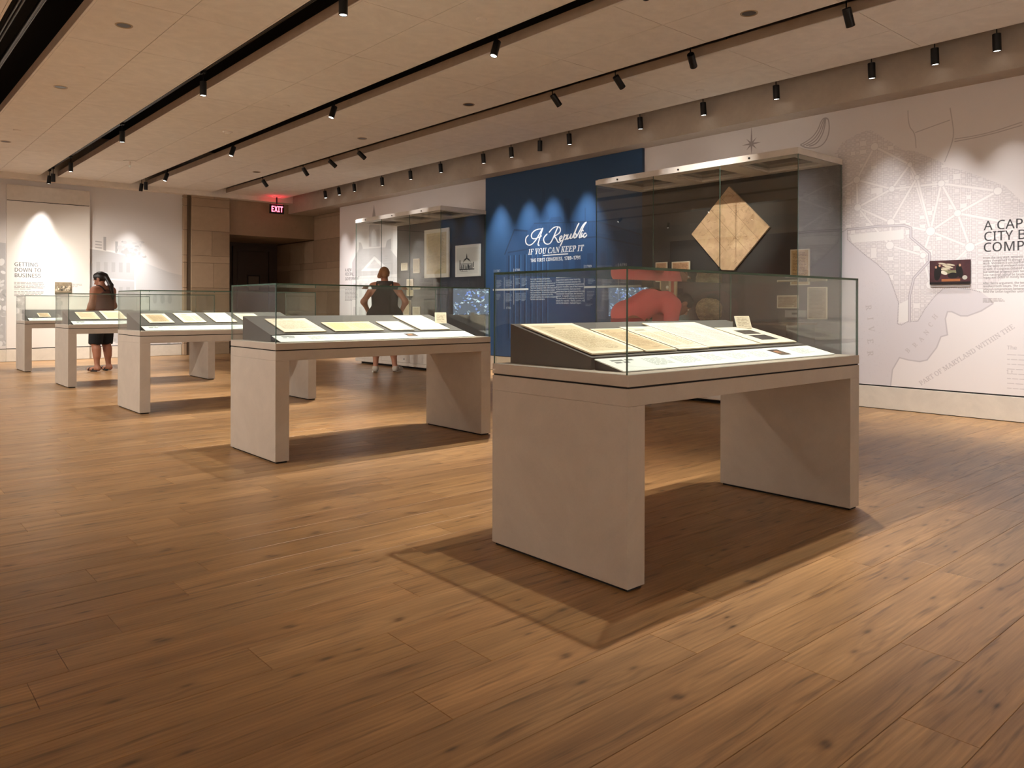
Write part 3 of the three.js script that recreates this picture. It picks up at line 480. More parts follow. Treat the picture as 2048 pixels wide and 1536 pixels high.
{
  const n = 'in the nearest table showcase';
  paper(0, 'large parchment in the left corner ' + n, 0.10, 0.43, 0.045, 0.5, 'script', 'parchment', { margin: 0.03 });
  paper(0, 'narrow brown sheet, second from the left ' + n, 0.445, 0.665, 0.15, 0.505, 'script', 'tan');
  paper(0, 'buff sheet in the middle of the board ' + n, 0.68, 0.915, 0.13, 0.505, 'print', 'cream');
  paper(0, 'widest pale grey sheet, right of the middle ' + n, 0.925, 1.385, 0.07, 0.495, 'spread', 'pale', { margin: 0.006 });
  paper(0, 'white mount with two dark photographs at the right ' + n, 1.405, 1.76, 0.19, 0.49, 'photos', 'cream', { margin: 0.0, name: 'mounted_photograph' });
  const m = 'in the second table showcase';
  paper(1, 'cream sheet at the left ' + m, 0.2, 0.53, 0.12, 0.488, 'script', 'cream', { margin: 0.006 });
  paper(1, 'wide yellow open letter with a centre fold ' + m, 0.605, 1.03, 0.245, 0.492, 'spread', 'buff', { margin: 0.006 });
  paper(1, 'small cream sheet between the yellow letter and the tall sheet ' + m, 1.1, 1.315, 0.242, 0.498, 'script', 'cream', { margin: 0.004 });
  paper(1, 'tall cream sheet at the right ' + m, 1.375, 1.67, 0.06, 0.505, 'script', 'cream', { margin: 0.006 });
  const k = 'in the third table showcase';
  paper(2, 'brown sheet on a white mount, leftmost ' + k, 0.19, 0.435, 0.085, 0.45, 'script', 'tan', { margin: 0.035 });
  paper(2, 'mounted drawing, second from the left ' + k, 0.53, 0.768, 0.065, 0.448, 'print', 'cream', { margin: 0.03 });
  paper(2, 'cream mounted sheet, third from the left ' + k, 0.87, 1.105, 0.06, 0.45, 'script', 'cream', { margin: 0.025 });
  paper(2, 'cream mounted sheet at the right end ' + k, 1.19, 1.43, 0.095, 0.45, 'script', 'cream', { margin: 0.02 });
  paper(3, 'left cream sheet in the fourth table showcase', 0.21, 0.45, 0.11, 0.478, 'script', 'parchment', { margin: 0.006 });
  paper(3, 'right mounted sheet in the fourth table showcase', 0.525, 0.79, 0.05, 0.485, 'script', 'parchment', { margin: 0.02 });
  paper(4, 'single small sheet in the farthest table showcase', 0.25, 0.42, 0.262, 0.508, 'script', 'tan', { margin: 0.012 });
  // cards propped up at the right end of the first two boards
  for (const [ci, x, z, w, h, turn, say] of [[0, 1.66, -0.56, 0.11, 0.075, -0.25, 'small cream card propped upright beside the photograph mount, nearest table showcase'], [1, 1.7, -0.45, 0.1, 0.1, -0.5, 'small white card propped upright at the right end, second table showcase']]) {
    const t = thing('propped_card', say, 'card', [CASE_X + x, TRAY_TOP + 0.178 - 0.2548 * (z + 0.765), CASE_Z[ci] + z], turn, 'propped cards in the table showcases');
    const p = part('card', new THREE.BoxGeometry(w, h, 0.004), sixth(new THREE.MeshStandardMaterial({ map: paperTex(w, h, 'script', ...PAPER.cream, 0.006), roughness: 0.8 }), MAT.caption), t); p.position.set(0, h / 2 + 0.006, 0); p.rotation.x = -0.35;
    part('stand', box(-0.03, 0.03, -0.02, h * 0.7, -0.05, -0.044), MAT.board, t);
  }
}

/* ------------------------------------------------------------------ the two tall wall showcases */
const WX = 7.3, W_TOP = 2.685, W_SLAB = 0.06, W_BASE = 0.3;
function wallCase(label, z0, z1, back0, back1) {                              // z0 far end, z1 near end
  const t = thing('wall_showcase', label, 'display case', [WX, 0, z0], 0, 'tall glass showcases along the right wall');
  const L = z1 - z0, D = RIGHT - 0.055 - WX, n = 3, bay = L / n;
  // roof slab with three coffers
  const sh = new THREE.Shape([[0, 0], [L, 0], [L, D], [0, D]].map(([a, b]) => new THREE.Vector2(a, b)));
  for (let k = 0; k < n; k++) { const a = k * bay + 0.13, b = (k + 1) * bay - 0.13; sh.holes.push(new THREE.Path([[a, 0.14], [a, D - 0.16], [b, D - 0.16], [b, 0.14]].map(([p, q]) => new THREE.Vector2(p, q)))); }
  const roof = new THREE.ExtrudeGeometry(sh, { depth: W_SLAB, bevelEnabled: false }); roof.rotateX(-Math.PI / 2); roof.rotateY(-Math.PI / 2); roof.scale(-1, 1, 1);
  const ix = roof; const pa = ix.attributes.position; for (let i = 0; i < pa.count; i += 3) { const q = [pa.getX(i + 1), pa.getY(i + 1), pa.getZ(i + 1)]; pa.setXYZ(i + 1, pa.getX(i + 2), pa.getY(i + 2), pa.getZ(i + 2)); pa.setXYZ(i + 2, ...q); }
  ix.computeVertexNormals(); ix.translate(0, W_TOP - W_SLAB, 0);
  ix.computeBoundingBox(); ix.translate(-ix.boundingBox.min.x, 0, -ix.boundingBox.min.z);
  part('roof', metreUV(ix), MAT.showcase, t);
  part('roof_lid', box(0.02, D, W_TOP, W_TOP + 0.012, 0.02, L - 0.02), MAT.showcase, t);
  for (let k = 0; k < n; k++) {
    const c = part('coffer_panel', box(0.14, D - 0.16, W_TOP - 0.016, W_TOP - 0.004, k * bay + 0.13, (k + 1) * bay - 0.13), std(0x6b6863, 0.12), t);
    const lip = (x0, x1, a, b) => part('coffer_rim', box(x0, x1, W_TOP - W_SLAB + 0.016, W_TOP - W_SLAB + 0.024, a, b), MAT.showcase, t);
    const a = k * bay + 0.13, b = (k + 1) * bay - 0.13; lip(0.14, 0.165, a, b); lip(D - 0.185, D - 0.16, a, b); lip(0.165, D - 0.185, a, a + 0.025); lip(0.165, D - 0.185, b - 0.025, b);
    const lock = part('roof_lock', new THREE.CylinderGeometry(0.011, 0.011, 0.012, 12).rotateZ(Math.PI / 2), MAT.metalBlack, t); lock.position.set(-0.004, W_TOP - 0.03, (k + 0.4) * bay);
  }
  // base cabinet
  part('base', box(0.02, D, 0.04, W_BASE - 0.012, 0.006, L - 0.006), MAT.showcase, t);
  part('plinth', box(0.1, D, 0, 0.04, 0.06, L - 0.06), MAT.gap, t);
  part('lower_rail', rbox(0, 0.03, 0.045, 0.1, 0, L, 0.003), MAT.showcase, t);
  for (let k = 0; k < n; k++) {
    const d = part('base_door', rbox(0.008, 0.03, 0.104, W_BASE - 0.014, k * bay + 0.003, (k + 1) * bay - 0.003, 0.003), MAT.showcase, t);
    const l = part('lock', new THREE.CylinderGeometry(0.012, 0.012, 0.006, 12).rotateZ(Math.PI / 2), MAT.metalBlack, d); l.position.set(0.006, 0.16, (k + 0.82) * bay);
  }
  part('deck', box(0.015, D, W_BASE - 0.012, W_BASE, 0.006, L - 0.006), MAT.dark, t);
  // glass: three sheets in front, one at each end
  for (let k = 0; k < n; k++) sheet('glass_front', 0.004, 0.013, W_BASE, W_TOP - W_SLAB, k * bay + (k ? 0.002 : 0.004), (k + 1) * bay - (k < n - 1 ? 0.002 : 0.004), t);
  sheet('glass_end', 0.015, D, W_BASE, W_TOP - W_SLAB, 0.004, 0.013, t); sheet('glass_end', 0.015, D, W_BASE, W_TOP - W_SLAB, L - 0.004, L - 0.013, t);
  part('back_panel', box(D - 0.03, D + 0.002, W_BASE, W_TOP - W_SLAB, back0 - z0, back1 - z0), MAT.dark, t);
  return t;
}
wallCase('nearer tall wall showcase holding the diamond shaped map and the stone', -6.757, -3.985, -6.765 + 0.02, -4.0);
wallCase('farther tall wall showcase behind the visitor in the black tank top', -12.86, -10.14, -12.855, -10.155);

/* things on the back boards of the wall showcases: y and z as hung */
const BX = 8.2;
function hung(name, label, category, y0, y1, z0, z1, draw, { mount = '#d8cdb4', depth = 0.018, x = BX, margin = 0.02, group } = {}) {
  const w = z1 - z0, h = y1 - y0, t = thing(name, label, category, [x, y0, z0], 0, group);
  const tex = canvasTexture(Math.max(64, Math.round(w * 520)), Math.max(64, Math.round(h * 520)), (c, W, H) => { c.fillStyle = mount; c.fillRect(0, 0, W, H); const m = margin * W / w; c.save(); c.beginPath(); c.rect(m, m, W - 2 * m, H - 2 * m); c.clip(); c.translate(m, m); draw(c, W - 2 * m, H - 2 * m); c.restore(); });
  const p = part('sheet', onRight(w, h, depth), sixth(new THREE.MeshStandardMaterial({ map: tex, roughness: 0.7 }), std(mount, 0.7)), t); p.position.set(-depth / 2, h / 2, w / 2);
  part('mounting', box(0, RIGHT - 0.06 - x, h * 0.3, h * 0.7, w * 0.3, w * 0.7), MAT.dark, t); return t;
}
const aged = (c, W, H, base, a = '#7a5a34', b = '#fff0d0', n = 70) => { c.fillStyle = base; c.fillRect(0, 0, W, H); for (let k = 0; k < n; k++) { c.globalAlpha = 0.07; c.fillStyle = k % 2 ? a : b; c.beginPath(); c.ellipse(rr(0, W), rr(0, H), rr(3, W * 0.2), rr(3, H * 0.12), rnd() * 3, 0, 7); c.fill(); } c.globalAlpha = 1; };
const letterDraw = (base, ink, rows) => (c, W, H) => { aged(c, W, H, base); lines(c, W * 0.08, H * 0.06, W * 0.84, H * 0.86, rows, ink, 0.15, 0.3); };
{
  const G1 = 'exhibits in the nearer wall showcase', G2 = 'exhibits in the farther wall showcase';
  // the diamond map, its lowest corner cut off
  const t = thing('diamond_map', 'large old brown survey map hung as a diamond with its lowest corner cut off', 'map', [BX, 0, -5.36], 0, G1);
  const P = [[0, 2.54], [-0.548, 1.995], [-0.1, 1.525], [0.068, 1.515], [0.541, 2.005]], sh = new THREE.Shape(P.map(([a, b]) => new THREE.Vector2(a, b)));
  const g = new THREE.ExtrudeGeometry(sh, { depth: 0.03, bevelEnabled: false }), uv = g.attributes.uv, ps = g.attributes.position;
  for (let i = 0; i < ps.count; i++) uv.setXY(i, (ps.getX(i) + 0.55) / 1.1, (ps.getY(i) - 1.5) / 1.05);
  g.rotateY(-Math.PI / 2);
  const tex = canvasTexture(900, 860, (c, W, H) => {
    aged(c, W, H, '#cda988', '#7b5536', '#e2c49a', 260); c.strokeStyle = '#6b4a2e'; c.lineWidth = 3; c.globalAlpha = 0.75;
    for (let k = -1; k < 3; k++) { c.beginPath(); c.moveTo(W * (0.12 + k * 0.25), H * 0.1); c.lineTo(W * (0.72 + k * 0.25), H * 0.76); c.stroke(); }
    c.globalAlpha = 0.35; c.beginPath(); c.moveTo(W * 0.95, H * 0.2); c.lineTo(W * 0.25, H * 0.95); c.stroke(); c.globalAlpha = 0.5; c.lineWidth = 2;
    for (let k = 0; k < 26; k++) { let x = rr(0.2, 0.8) * W, y = rr(0.1, 0.9) * H; c.beginPath(); c.moveTo(x, y); for (let j = 0; j < 9; j++) { x += rr(-26, 26); y += rr(-20, 24); c.lineTo(x, y); } c.stroke(); }
    c.globalAlpha = 0.55; for (let k = 0; k < 90; k++) lines(c, rr(0.1, 0.85) * W, rr(0.1, 0.9) * H, rr(14, 40), 6, 1, '#5d4128', 0.3, 0.4); c.globalAlpha = 1;
  });
  const m = part('map_sheet', g, [new THREE.MeshStandardMaterial({ map: tex, roughness: 0.75 }), std(0xcbb394, 0.7)], t);
  m.position.set(0.0, 0, 0);
  part('mounting', box(0, RIGHT - 0.06 - BX, 1.8, 2.2, -0.2, 0.2), MAT.dark, t);
  hung('document', 'small reddish letter at the upper left of the nearer wall showcase', 'document', 1.40, 1.66, -6.49, -6.30, letterDraw('#b98f6c', '#7a5238', 12), { group: G1, margin: 0.012 });
  hung('document', 'open double page right of the small reddish letter, nearer wall showcase', 'document', 1.40, 1.655, -6.225, -5.945, (c, W, H) => { aged(c, W, H, '#b98f6c'); for (const k of [0, 1]) lines(c, W * (0.05 + 0.5 * k), H * 0.08, W * 0.4, H * 0.8, 12, '#7a5238', 0.15, 0.3); c.fillStyle = '#8a6244'; c.fillRect(W / 2 - 1, 0, 2, H); }, { group: G1, margin: 0.012 });
  hung('document', 'tall brown letter right of the diamond map, nearer wall showcase', 'document', 1.32, 1.727, -4.56, -4.33, letterDraw('#bb9c6e', '#75583a', 20), { group: G1, margin: 0.012 });
  hung('document', 'wide brown sheet below the tall brown letter, nearer wall showcase', 'document', 1.057, 1.206, -4.725, -4.467, letterDraw('#a28b6c', '#6a553c', 8), { group: G1, margin: 0.012 });
  hung('document', 'grey brown sheet lowest at the right end of the nearer wall showcase', 'document', 0.937, 1.295, -4.352, -4.126, letterDraw('#96836a', '#655440', 20), { group: G1, margin: 0.01 });
  hung('caption_plate', 'grey caption plate below the wide brown sheet, nearer wall showcase', 'caption', 0.955, 1.035, -4.63, -4.37, (c, W, H) => { c.fillStyle = '#8d8985'; c.fillRect(0, 0, W, H); c.fillStyle = '#3b3836'; c.fillRect(W * 0.3, H * 0.25, W * 0.3, H * 0.4); }, { mount: '#8d8985', group: G1, depth: 0.01 });
  // portrait: a seated dark figure beside a tall window, plainly painted
  hung('framed_portrait', 'framed portrait of a dark figure beside the man in the pink shirt', 'picture', 1.005, 1.44, -6.256, -5.996, (c, W, H) => {
    aged(c, W, H, '#6d5a44'); c.fillStyle = '#b9a88c'; c.fillRect(W * 0.55, 0, W * 0.45, H * 0.5); c.fillStyle = '#a8432f'; c.fillRect(W * 0.72, 0, W * 0.2, H * 0.45);
    c.fillStyle = '#1e1916'; c.beginPath(); c.ellipse(W * 0.45, H * 0.62, W * 0.24, H * 0.28, 0, 0, 7); c.fill(); c.fillStyle = '#b98d6c'; c.beginPath(); c.ellipse(W * 0.45, H * 0.28, W * 0.09, H * 0.075, 0, 0, 7); c.fill(); c.fillStyle = '#d6d0c4'; c.beginPath(); c.ellipse(W * 0.45, H * 0.25, W * 0.1, H * 0.05, 0, 0, 7); c.fill(); c.fillStyle = '#9d9384'; c.fillRect(W * 0.5, H * 0.55, W * 0.4, H * 0.3);
  }, { mount: '#c9b48c', margin: 0.02, depth: 0.025, x: 8.0, group: G1 });
  // inner shelf of the nearer showcase
  const sf = thing('inner_shelf', 'dark low shelf inside the nearer wall showcase carrying the stone', 'shelf', [7.55, W_BASE, -6.55], 0, G1);
  part('shelf_top', rbox(0, 0.66, 0.575, 0.6, 0, 2.3, 0.003), std(0x5a4632, 0.5), sf); part('front', box(0.03, 0.05, 0, 0.575, 0.02, 2.28), MAT.dark, sf); for (const z of [0.02, 2.26]) part('side', box(0.05, 0.64, 0, 0.575, z, z + 0.02), MAT.dark, sf);
  // the stone
  const st = thing('carved_stone', 'rough pale stone fragment with a rounded top on the inner shelf', 'stone', [7.8, W_BASE + 0.6, -5.385], 0, G1);
  const ball = new THREE.IcosahedronGeometry(1, 24), bp = ball.attributes.position, v = new THREE.Vector3();
  for (let i = 0; i < bp.count; i++) {
    v.fromBufferAttribute(bp, i); const d = 1 + 0.22 * fbm(v.x * 1.3 + 4, v.y * 1.3, v.z * 1.3, 3) + 0.1 * fbm(v.x * 5, v.y * 5 + 2, v.z * 5, 3);
    v.multiplyScalar(d); v.set(v.x * 0.13, Math.max(v.y, -0.85) * 0.148 + 0.126, v.z * (0.165 + 0.02 * v.y)); bp.setXYZ(i, v.x, v.y, v.z);
  }
  const stTex = dataTexture(256, 256, (x, y) => { const q = 1 + 0.5 * fbm(x * 0.03, y * 0.03, 2, 4) + 0.35 * fbm(x * 0.14, y * 0.14, 5, 2); return [176 * q, 158 * q, 126 * q].map((w) => Math.max(20, Math.min(250, w))); });
  const sg = mergeVertices(ball); sg.computeVertexNormals(); part('stone', sg, std(0xffffff, 0.85, { map: stTex }), st);
  const lb = thing('shelf_label', 'white label lying on the inner shelf left of the stone', 'caption', [7.6, W_BASE + 0.6, -6.05], 0, G1); const lp = part('plate', box(0, 0.1, 0, 0.006, 0, 0.3), MAT.caption, lb); lp.rotation.z = 0.35;

  // farther showcase
  hung('framed_document', 'tall cream document in a white mount, largest in the farther wall showcase', 'document', 1.587, 2.472, -11.86, -11.1, letterDraw('#cfc09c', '#8d7c5a', 46), { mount: '#e3ddd0', margin: 0.07, depth: 0.03, group: G2 });
  hung('framed_drawing', 'white framed black ink drawing of a domed building, farther wall showcase', 'picture', 1.583, 2.133, -10.905, -10.22, (c, W, H) => {
    c.fillStyle = '#d9d8d2'; c.fillRect(0, 0, W, H); c.strokeStyle = c.fillStyle = '#26241f'; const g = H * 0.83;
    c.fillRect(W * 0.12, g - 3, W * 0.72, 8); c.lineWidth = 3;
    for (let k = 0; k < 9; k++) c.strokeRect(W * (0.16 + k * 0.068), g - H * 0.22, W * 0.045, H * 0.21);
    for (let k = 0; k < 13; k++) { c.fillRect(W * (0.16 + k * 0.048), g - H * 0.2 * (0.4 + 0.6 * rnd()), W * 0.018, H * 0.16); }
    c.beginPath(); c.ellipse(W * 0.48, g - H * 0.26, W * 0.17, H * 0.16, 0, Math.PI, 0); c.stroke(); for (let k = 0; k < 12; k++) { const a = Math.PI * (1.05 + k * 0.08); c.beginPath(); c.moveTo(W * 0.48, g - H * 0.4); c.lineTo(W * 0.48 + Math.cos(a) * W * 0.17, g - H * 0.26 + Math.sin(a) * H * 0.16); c.stroke(); }
    c.beginPath(); c.moveTo(W * 0.445, g - H * 0.41); c.lineTo(W * 0.48, g - H * 0.62); c.lineTo(W * 0.515, g - H * 0.41); c.fill(); c.fillRect(W * 0.13, g - H * 0.36, W * 0.04, H * 0.36); c.fillRect(W * 0.78, g - H * 0.27, W * 0.035, H * 0.2);
    c.beginPath(); c.ellipse(W * 0.56, g - H * 0.1, W * 0.03, H * 0.1, 0, 0, 7); c.fill(); lines(c, W * 0.2, g + H * 0.06, W * 0.6, H * 0.03, 1, '#7a7872', 0, 0.5);
  }, { mount: '#e6e4de', margin: 0.05, depth: 0.03, group: G2 });
  hung('document', 'small square letter highest at the left in the farther wall showcase', 'document', 1.752, 1.901, -12.665, -12.445, letterDraw('#cfc2a4', '#8d7d5e', 8), { group: G2, margin: 0.015 });
  hung('document', 'narrow upright letter left of the tall mounted document, farther wall showcase', 'document', 1.69, 1.965, -12.25, -12.037, letterDraw('#c6b48c', '#86744e', 14), { group: G2, margin: 0.015 });
  hung('document', 'upright letter in the middle column, farther wall showcase', 'document', 1.262, 1.585, -12.47, -12.252, letterDraw('#c9ba98', '#8a7852', 16), { group: G2, margin: 0.015 });
  hung('document', 'tan letter lowest at the left in the farther wall showcase', 'document', 0.9, 1.185, -12.575, -12.353, letterDraw('#ae9363', '#75603a', 16), { group: G2, margin: 0.012 });
  hung('document', 'pale letter lowest in the second column, farther wall showcase', 'document', 0.905, 1.058, -12.262, -12.017, letterDraw('#c4b48e', '#877450', 9), { group: G2, margin: 0.012 });
}

/* ------------------------------------------------------------------ far wall panel, pictures, screen, exit sign */
{
  const t = thing('section_panel', 'tall white panel on the far wall headed GETTING DOWN TO BUSINESS', 'panel', [2.365, 0.25, FAR + 0.008]);
  const w = 1.404, tex = metre(w, 2.79, 420, (c) => {
    c.fillStyle = '#ded9d2'; c.fillRect(0, 0, 3, 3); const Y = (y) => 3.045 - y;
    const text = (s, x, y, size) => { c.save(); c.translate(x, Y(y)); c.scale(0.01, 0.01); c.font = size * 100 + 'px sans-serif'; c.fillStyle = '#26231f'; c.fillText(s, 0, 0); c.restore(); };
    text('GETTING', 0.12, 1.812, 0.098); text('DOWN TO', 0.12, 1.707, 0.098); text('BUSINESS', 0.12, 1.602, 0.098);
    lines(c, 0.12, Y(1.515), 0.52, 0.15, 6, '#8d8983', 0.15, 0.45); lines(c, 0.12, Y(1.34), 0.52, 0.1, 4, '#8d8983', 0.15, 0.45);
    lines(c, 1.1, Y(1.5), 0.2, 0.07, 3, '#a5a09a', 0.2, 0.45);
  });
  const p = part('panel', new THREE.BoxGeometry(w, 2.79, 0.06), sixth(new THREE.MeshStandardMaterial({ map: tex, roughness: 0.6 }), MAT.showcase), t); p.position.set(w / 2, 1.395 + 0.005, 0.03);
  part('top_panel', rbox(0, w, 2.808, 3.1, 0, 0.06, 0.002), MAT.showcase, t); part('core', box(0.01, w - 0.01, 0, 3.09, 0, 0.05), MAT.gap, t);
  const b = part('base_block', rbox(0, w, -0.244, -0.012, 0.008, 0.06, 0.002), MAT.base, t); void b;

  const picture = (name, label, x, y, z, w2, h2, turn, draw, extra) => {
    const g = thing(name, label, 'picture', [x, y, z], turn); const px = canvasTexture(512, Math.round(512 * h2 / w2), draw);
    const q = part('image_board', new THREE.BoxGeometry(w2, h2, 0.012), sixth(new THREE.MeshStandardMaterial({ map: px, roughness: 0.5 }), std(0x2a211c, 0.6)), g); q.position.set(0, h2 / 2, 0.012); extra?.(g); return g;
  };
  picture('mounted_picture', 'small sepia picture on the white far panel beside the heading', 3.3, 1.282, FAR + 0.068, 0.285, 0.24, 0, (c, W, H) => {
    aged(c, W, H, '#7d705c'); for (let k = 0; k < 60; k++) { const v = rr(60, 225); c.fillStyle = `rgb(${v},${v * 0.93},${v * 0.8})`; c.beginPath(); c.ellipse(rr(0.05, 0.95) * W, H * (0.35 + 0.3 * rnd()), rr(8, 40), rr(8, 40), 0, 0, 7); c.fill(); } c.fillStyle = '#57503f'; c.fillRect(0, H * 0.82, W, H * 0.18);
  });
  picture('mounted_painting', 'small dark red painting of two seated groups on the map wall', RIGHT - 0.006, 1.302, -2.915, 0.37, 0.238, -Math.PI / 2, (c, W, H) => {
    aged(c, W, H, '#47252a', '#1c0f10', '#8a4a48', 90);
    c.fillStyle = '#c9bfa6'; for (let k = 0; k < 6; k++) { c.beginPath(); c.ellipse(W * (0.42 + rr(-0.12, 0.14)), H * (0.14 + k * 0.05), W * 0.11, H * 0.035, 0.2, 0, 7); c.fill(); }
    c.fillStyle = '#7c7a5a'; c.fillRect(W * 0.3, H * 0.42, W * 0.36, H * 0.14); c.fillStyle = '#d7d1bd'; c.beginPath(); c.ellipse(W * 0.36, H * 0.52, W * 0.09, H * 0.07, 0.4, 0, 7); c.fill();
    c.fillStyle = '#120d0e'; c.beginPath(); c.ellipse(W * 0.2, H * 0.5, W * 0.09, H * 0.34, 0.1, 0, 7); c.fill(); c.beginPath(); c.ellipse(W * 0.74, H * 0.46, W * 0.08, H * 0.28, -0.2, 0, 7); c.fill(); c.beginPath(); c.ellipse(W * 0.58, H * 0.64, W * 0.13, H * 0.12, 0, 0, 7); c.fill();
    c.fillStyle = '#c79a7c'; for (const [a, b2] of [[0.16, 0.28], [0.25, 0.22], [0.75, 0.22]]) { c.beginPath(); c.ellipse(W * a, H * b2, W * 0.026, H * 0.055, 0, 0, 7); c.fill(); }
    c.fillStyle = '#a3643a'; c.fillRect(W * 0.3, H * 0.78, W * 0.46, H * 0.1); c.fillStyle = '#b7b4a8'; c.beginPath(); c.ellipse(W * 0.87, H * 0.73, W * 0.06, H * 0.09, 0, 0, 7); c.fill(); c.fillStyle = '#1a1113'; c.fillRect(0, H * 0.9, W, H * 0.1);
  }, (g) => { part('caption', box(-0.18, 0.18, -0.028, -0.004, 0.0, 0.008), std(0xa8a09c, 0.6), g); });
  const nt = thing('framed_notice', 'dark framed notice on the door in the dim passage', 'picture', [8.01, 1.45, RECESS + 0.04]);
  part('sheet', box(-0.14, 0.14, 0.02, 0.37, 0, 0.012), std(0x70665a, 0.7), nt);
  for (const [x0, x1, y0, y1] of [[-0.165, -0.14, 0, 0.4], [0.14, 0.165, 0, 0.4], [-0.14, 0.14, 0, 0.025], [-0.14, 0.14, 0.37, 0.4]]) part('frame', box(x0, x1, y0, y1, 0, 0.025), std(0x1a0f0a, 0.5), nt);

  // video screen on the left wall, outside the picture, mirrored in the end sheet of the second showcase
  const sc = thing('video_screen', 'bright blue and white video screen on the left wall, mirrored in the second table showcase', 'screen', [LEFT + 0.01, 0.75, -16.3], Math.PI / 2);
  const vt = canvasTexture(768, 400, (c, W, H) => { c.fillStyle = '#0a0c10'; c.fillRect(0, 0, W, H); for (let k = 0; k < 90; k++) { c.fillStyle = ['#cfe8ff', '#8fb6ff', '#e8f6ff', '#5a7fe0'][k % 4]; c.beginPath(); const x = rr(0, W), y = rr(0, H); c.moveTo(x, y); for (let j = 0; j < 5; j++) c.lineTo(x + rr(-60, 60), y + rr(-26, 26)); c.fill(); } for (let k = 0; k < 26; k++) { c.fillStyle = '#0b0e14'; c.beginPath(); c.ellipse(rr(0, W), rr(0, H), rr(10, 26), rr(14, 34), 0, 0, 7); c.fill(); } });
  const face = part('screen', new THREE.PlaneGeometry(1.64, 0.92), new THREE.MeshStandardMaterial({ color: 0x000000, emissive: 0xffffff, emissiveMap: vt, emissiveIntensity: 9, roughness: 0.3 }), sc); face.position.set(0, 0.46, 0.052);
  part('housing', rbox(-0.85, 0.85, -0.03, 0.95, 0, 0.05, 0.004), MAT.metalBlack, sc);
  const glow = new THREE.RectAreaLight(0xcfe2ff, 1.6, 1.64, 0.92); glow.position.set(0, 0.46, 0.06); sc.add(glow); glow.rotation.set(0, Math.PI, 0);
}
const font = await new FontLoader().loadAsync('fonts/droid/droid_sans_bold.typeface.json');
{
  const t = thing('exit_sign', 'small black EXIT sign with glowing red letters hung from the ceiling', 'sign', [7.475, CEIL, -16.72]);
  part('housing', rbox(-0.165, 0.165, -0.395, -0.185, -0.03, 0.03, 0.004), std(0x120607, 0.4), t);
  part('stem', box(-0.012, 0.012, -0.185, -0.02, -0.012, 0.012), MAT.metalBlack, t); part('canopy', box(-0.1, 0.1, -0.02, 0, -0.05, 0.05), MAT.ceiling, t);
  const g = new TextGeometry('EXIT', { font, size: 0.135, depth: 0.002, curveSegments: 4 }); g.computeBoundingBox(); const b = g.boundingBox;
  g.translate(-(b.min.x + b.max.x) / 2, -(b.min.y + b.max.y) / 2, 0); g.scale(0.27 / (b.max.x - b.min.x), 1, 1);
  const l = part('letters', g, std(0x330205, 0.4, { emissive: new THREE.Color(1, 0.12, 0.18), emissiveIntensity: 5 }), t); l.position.set(0, -0.29, 0.031);
  const bk = part('backlight', new THREE.PlaneGeometry(0.28, 0.05), std(0x330205, 0.4, { emissive: new THREE.Color(1, 0.03, 0.08), emissiveIntensity: 3 }), t); bk.rotation.x = -Math.PI / 2; bk.position.set(0, -0.183, 0);
  const up = new THREE.RectAreaLight(new THREE.Color(1, 0.03, 0.07), 22, 0.28, 0.05); up.position.set(0, -0.18, 0); up.lookAt(0, 5, 0); t.add(up); up.rotation.set(Math.PI / 2, 0, 0);
}

/* ------------------------------------------------------------------ lighting tracks and spotlights */
const TRACK_Y = 3.66;
['wide black left slot at the top corner', 'first slot left of the row of showcases', 'second slot above the row of showcases', 'third slot, its spotlights tilted to the right', 'gap beside the beam along the right wall', 'slot left of the picture', 'line beside the left wall'].forEach((s, i) => {
  const t = thing('lighting_track', 'long metal lighting track in the ' + s, 'track', [SLOT_X[i], TRACK_Y, 0], 0, 'lighting tracks in the ceiling');
  part('rail', box(-0.018, 0.018, 0, 0.034, NEAR - 0.05, -16.95), MAT.metalBlack, t);
  for (const x of [-0.014, 0.008]) part('conductor_edge', box(x, x + 0.006, -0.003, 0.002, NEAR - 0.05, -16.95), MAT.track, t);
  if (i === 0) for (const x of [-0.13, -0.1]) part('conduit', new THREE.CylinderGeometry(0.012, 0.012, NEAR + 16.9, 8).rotateX(Math.PI / 2).translate(x, 0.06, (NEAR - 16.95) / 2), MAT.track, t);
  for (let z = 2; z > -17; z -= 2.4) part('hanger', new THREE.CylinderGeometry(0.005, 0.005, VOID - TRACK_Y - 0.03, 6).translate(0, (VOID - TRACK_Y) / 2, z), MAT.metalBlack, t);
});
const bodyG = (() => { const r = 0.036, h = 0.156; return new THREE.LatheGeometry([[0.004, 0], [r - 0.004, 0], [r, -0.004], [r, -h + 0.003], [r - 0.002, -h], [r - 0.005, -h], [r - 0.006, -h + 0.005], [0.002, -h + 0.006]].map(([a, b]) => new THREE.Vector2(a, b)), 28); })();
const lensG = new THREE.CircleGeometry(0.0295, 24).rotateX(Math.PI / 2).translate(0, -0.152, 0);
const spotProto = new THREE.Group();
part('body', bodyG, MAT.metalBlack, spotProto); part('lens', lensG, MAT.lens, spotProto);
const nth = ['first', 'second', 'third', 'fourth', 'fifth', 'sixth', 'seventh', 'eighth', 'ninth', 'tenth', 'eleventh', 'twelfth', 'thirteenth', 'fourteenth', 'fifteenth', 'sixteenth', 'seventeenth', 'eighteenth'];
const rowSay = ['in the wide left slot', 'in the left slot row', 'in the middle slot row', 'tilted to the right wall', 'in the row beside the right wall', 'in the slot left of the picture', 'beside the left wall'];
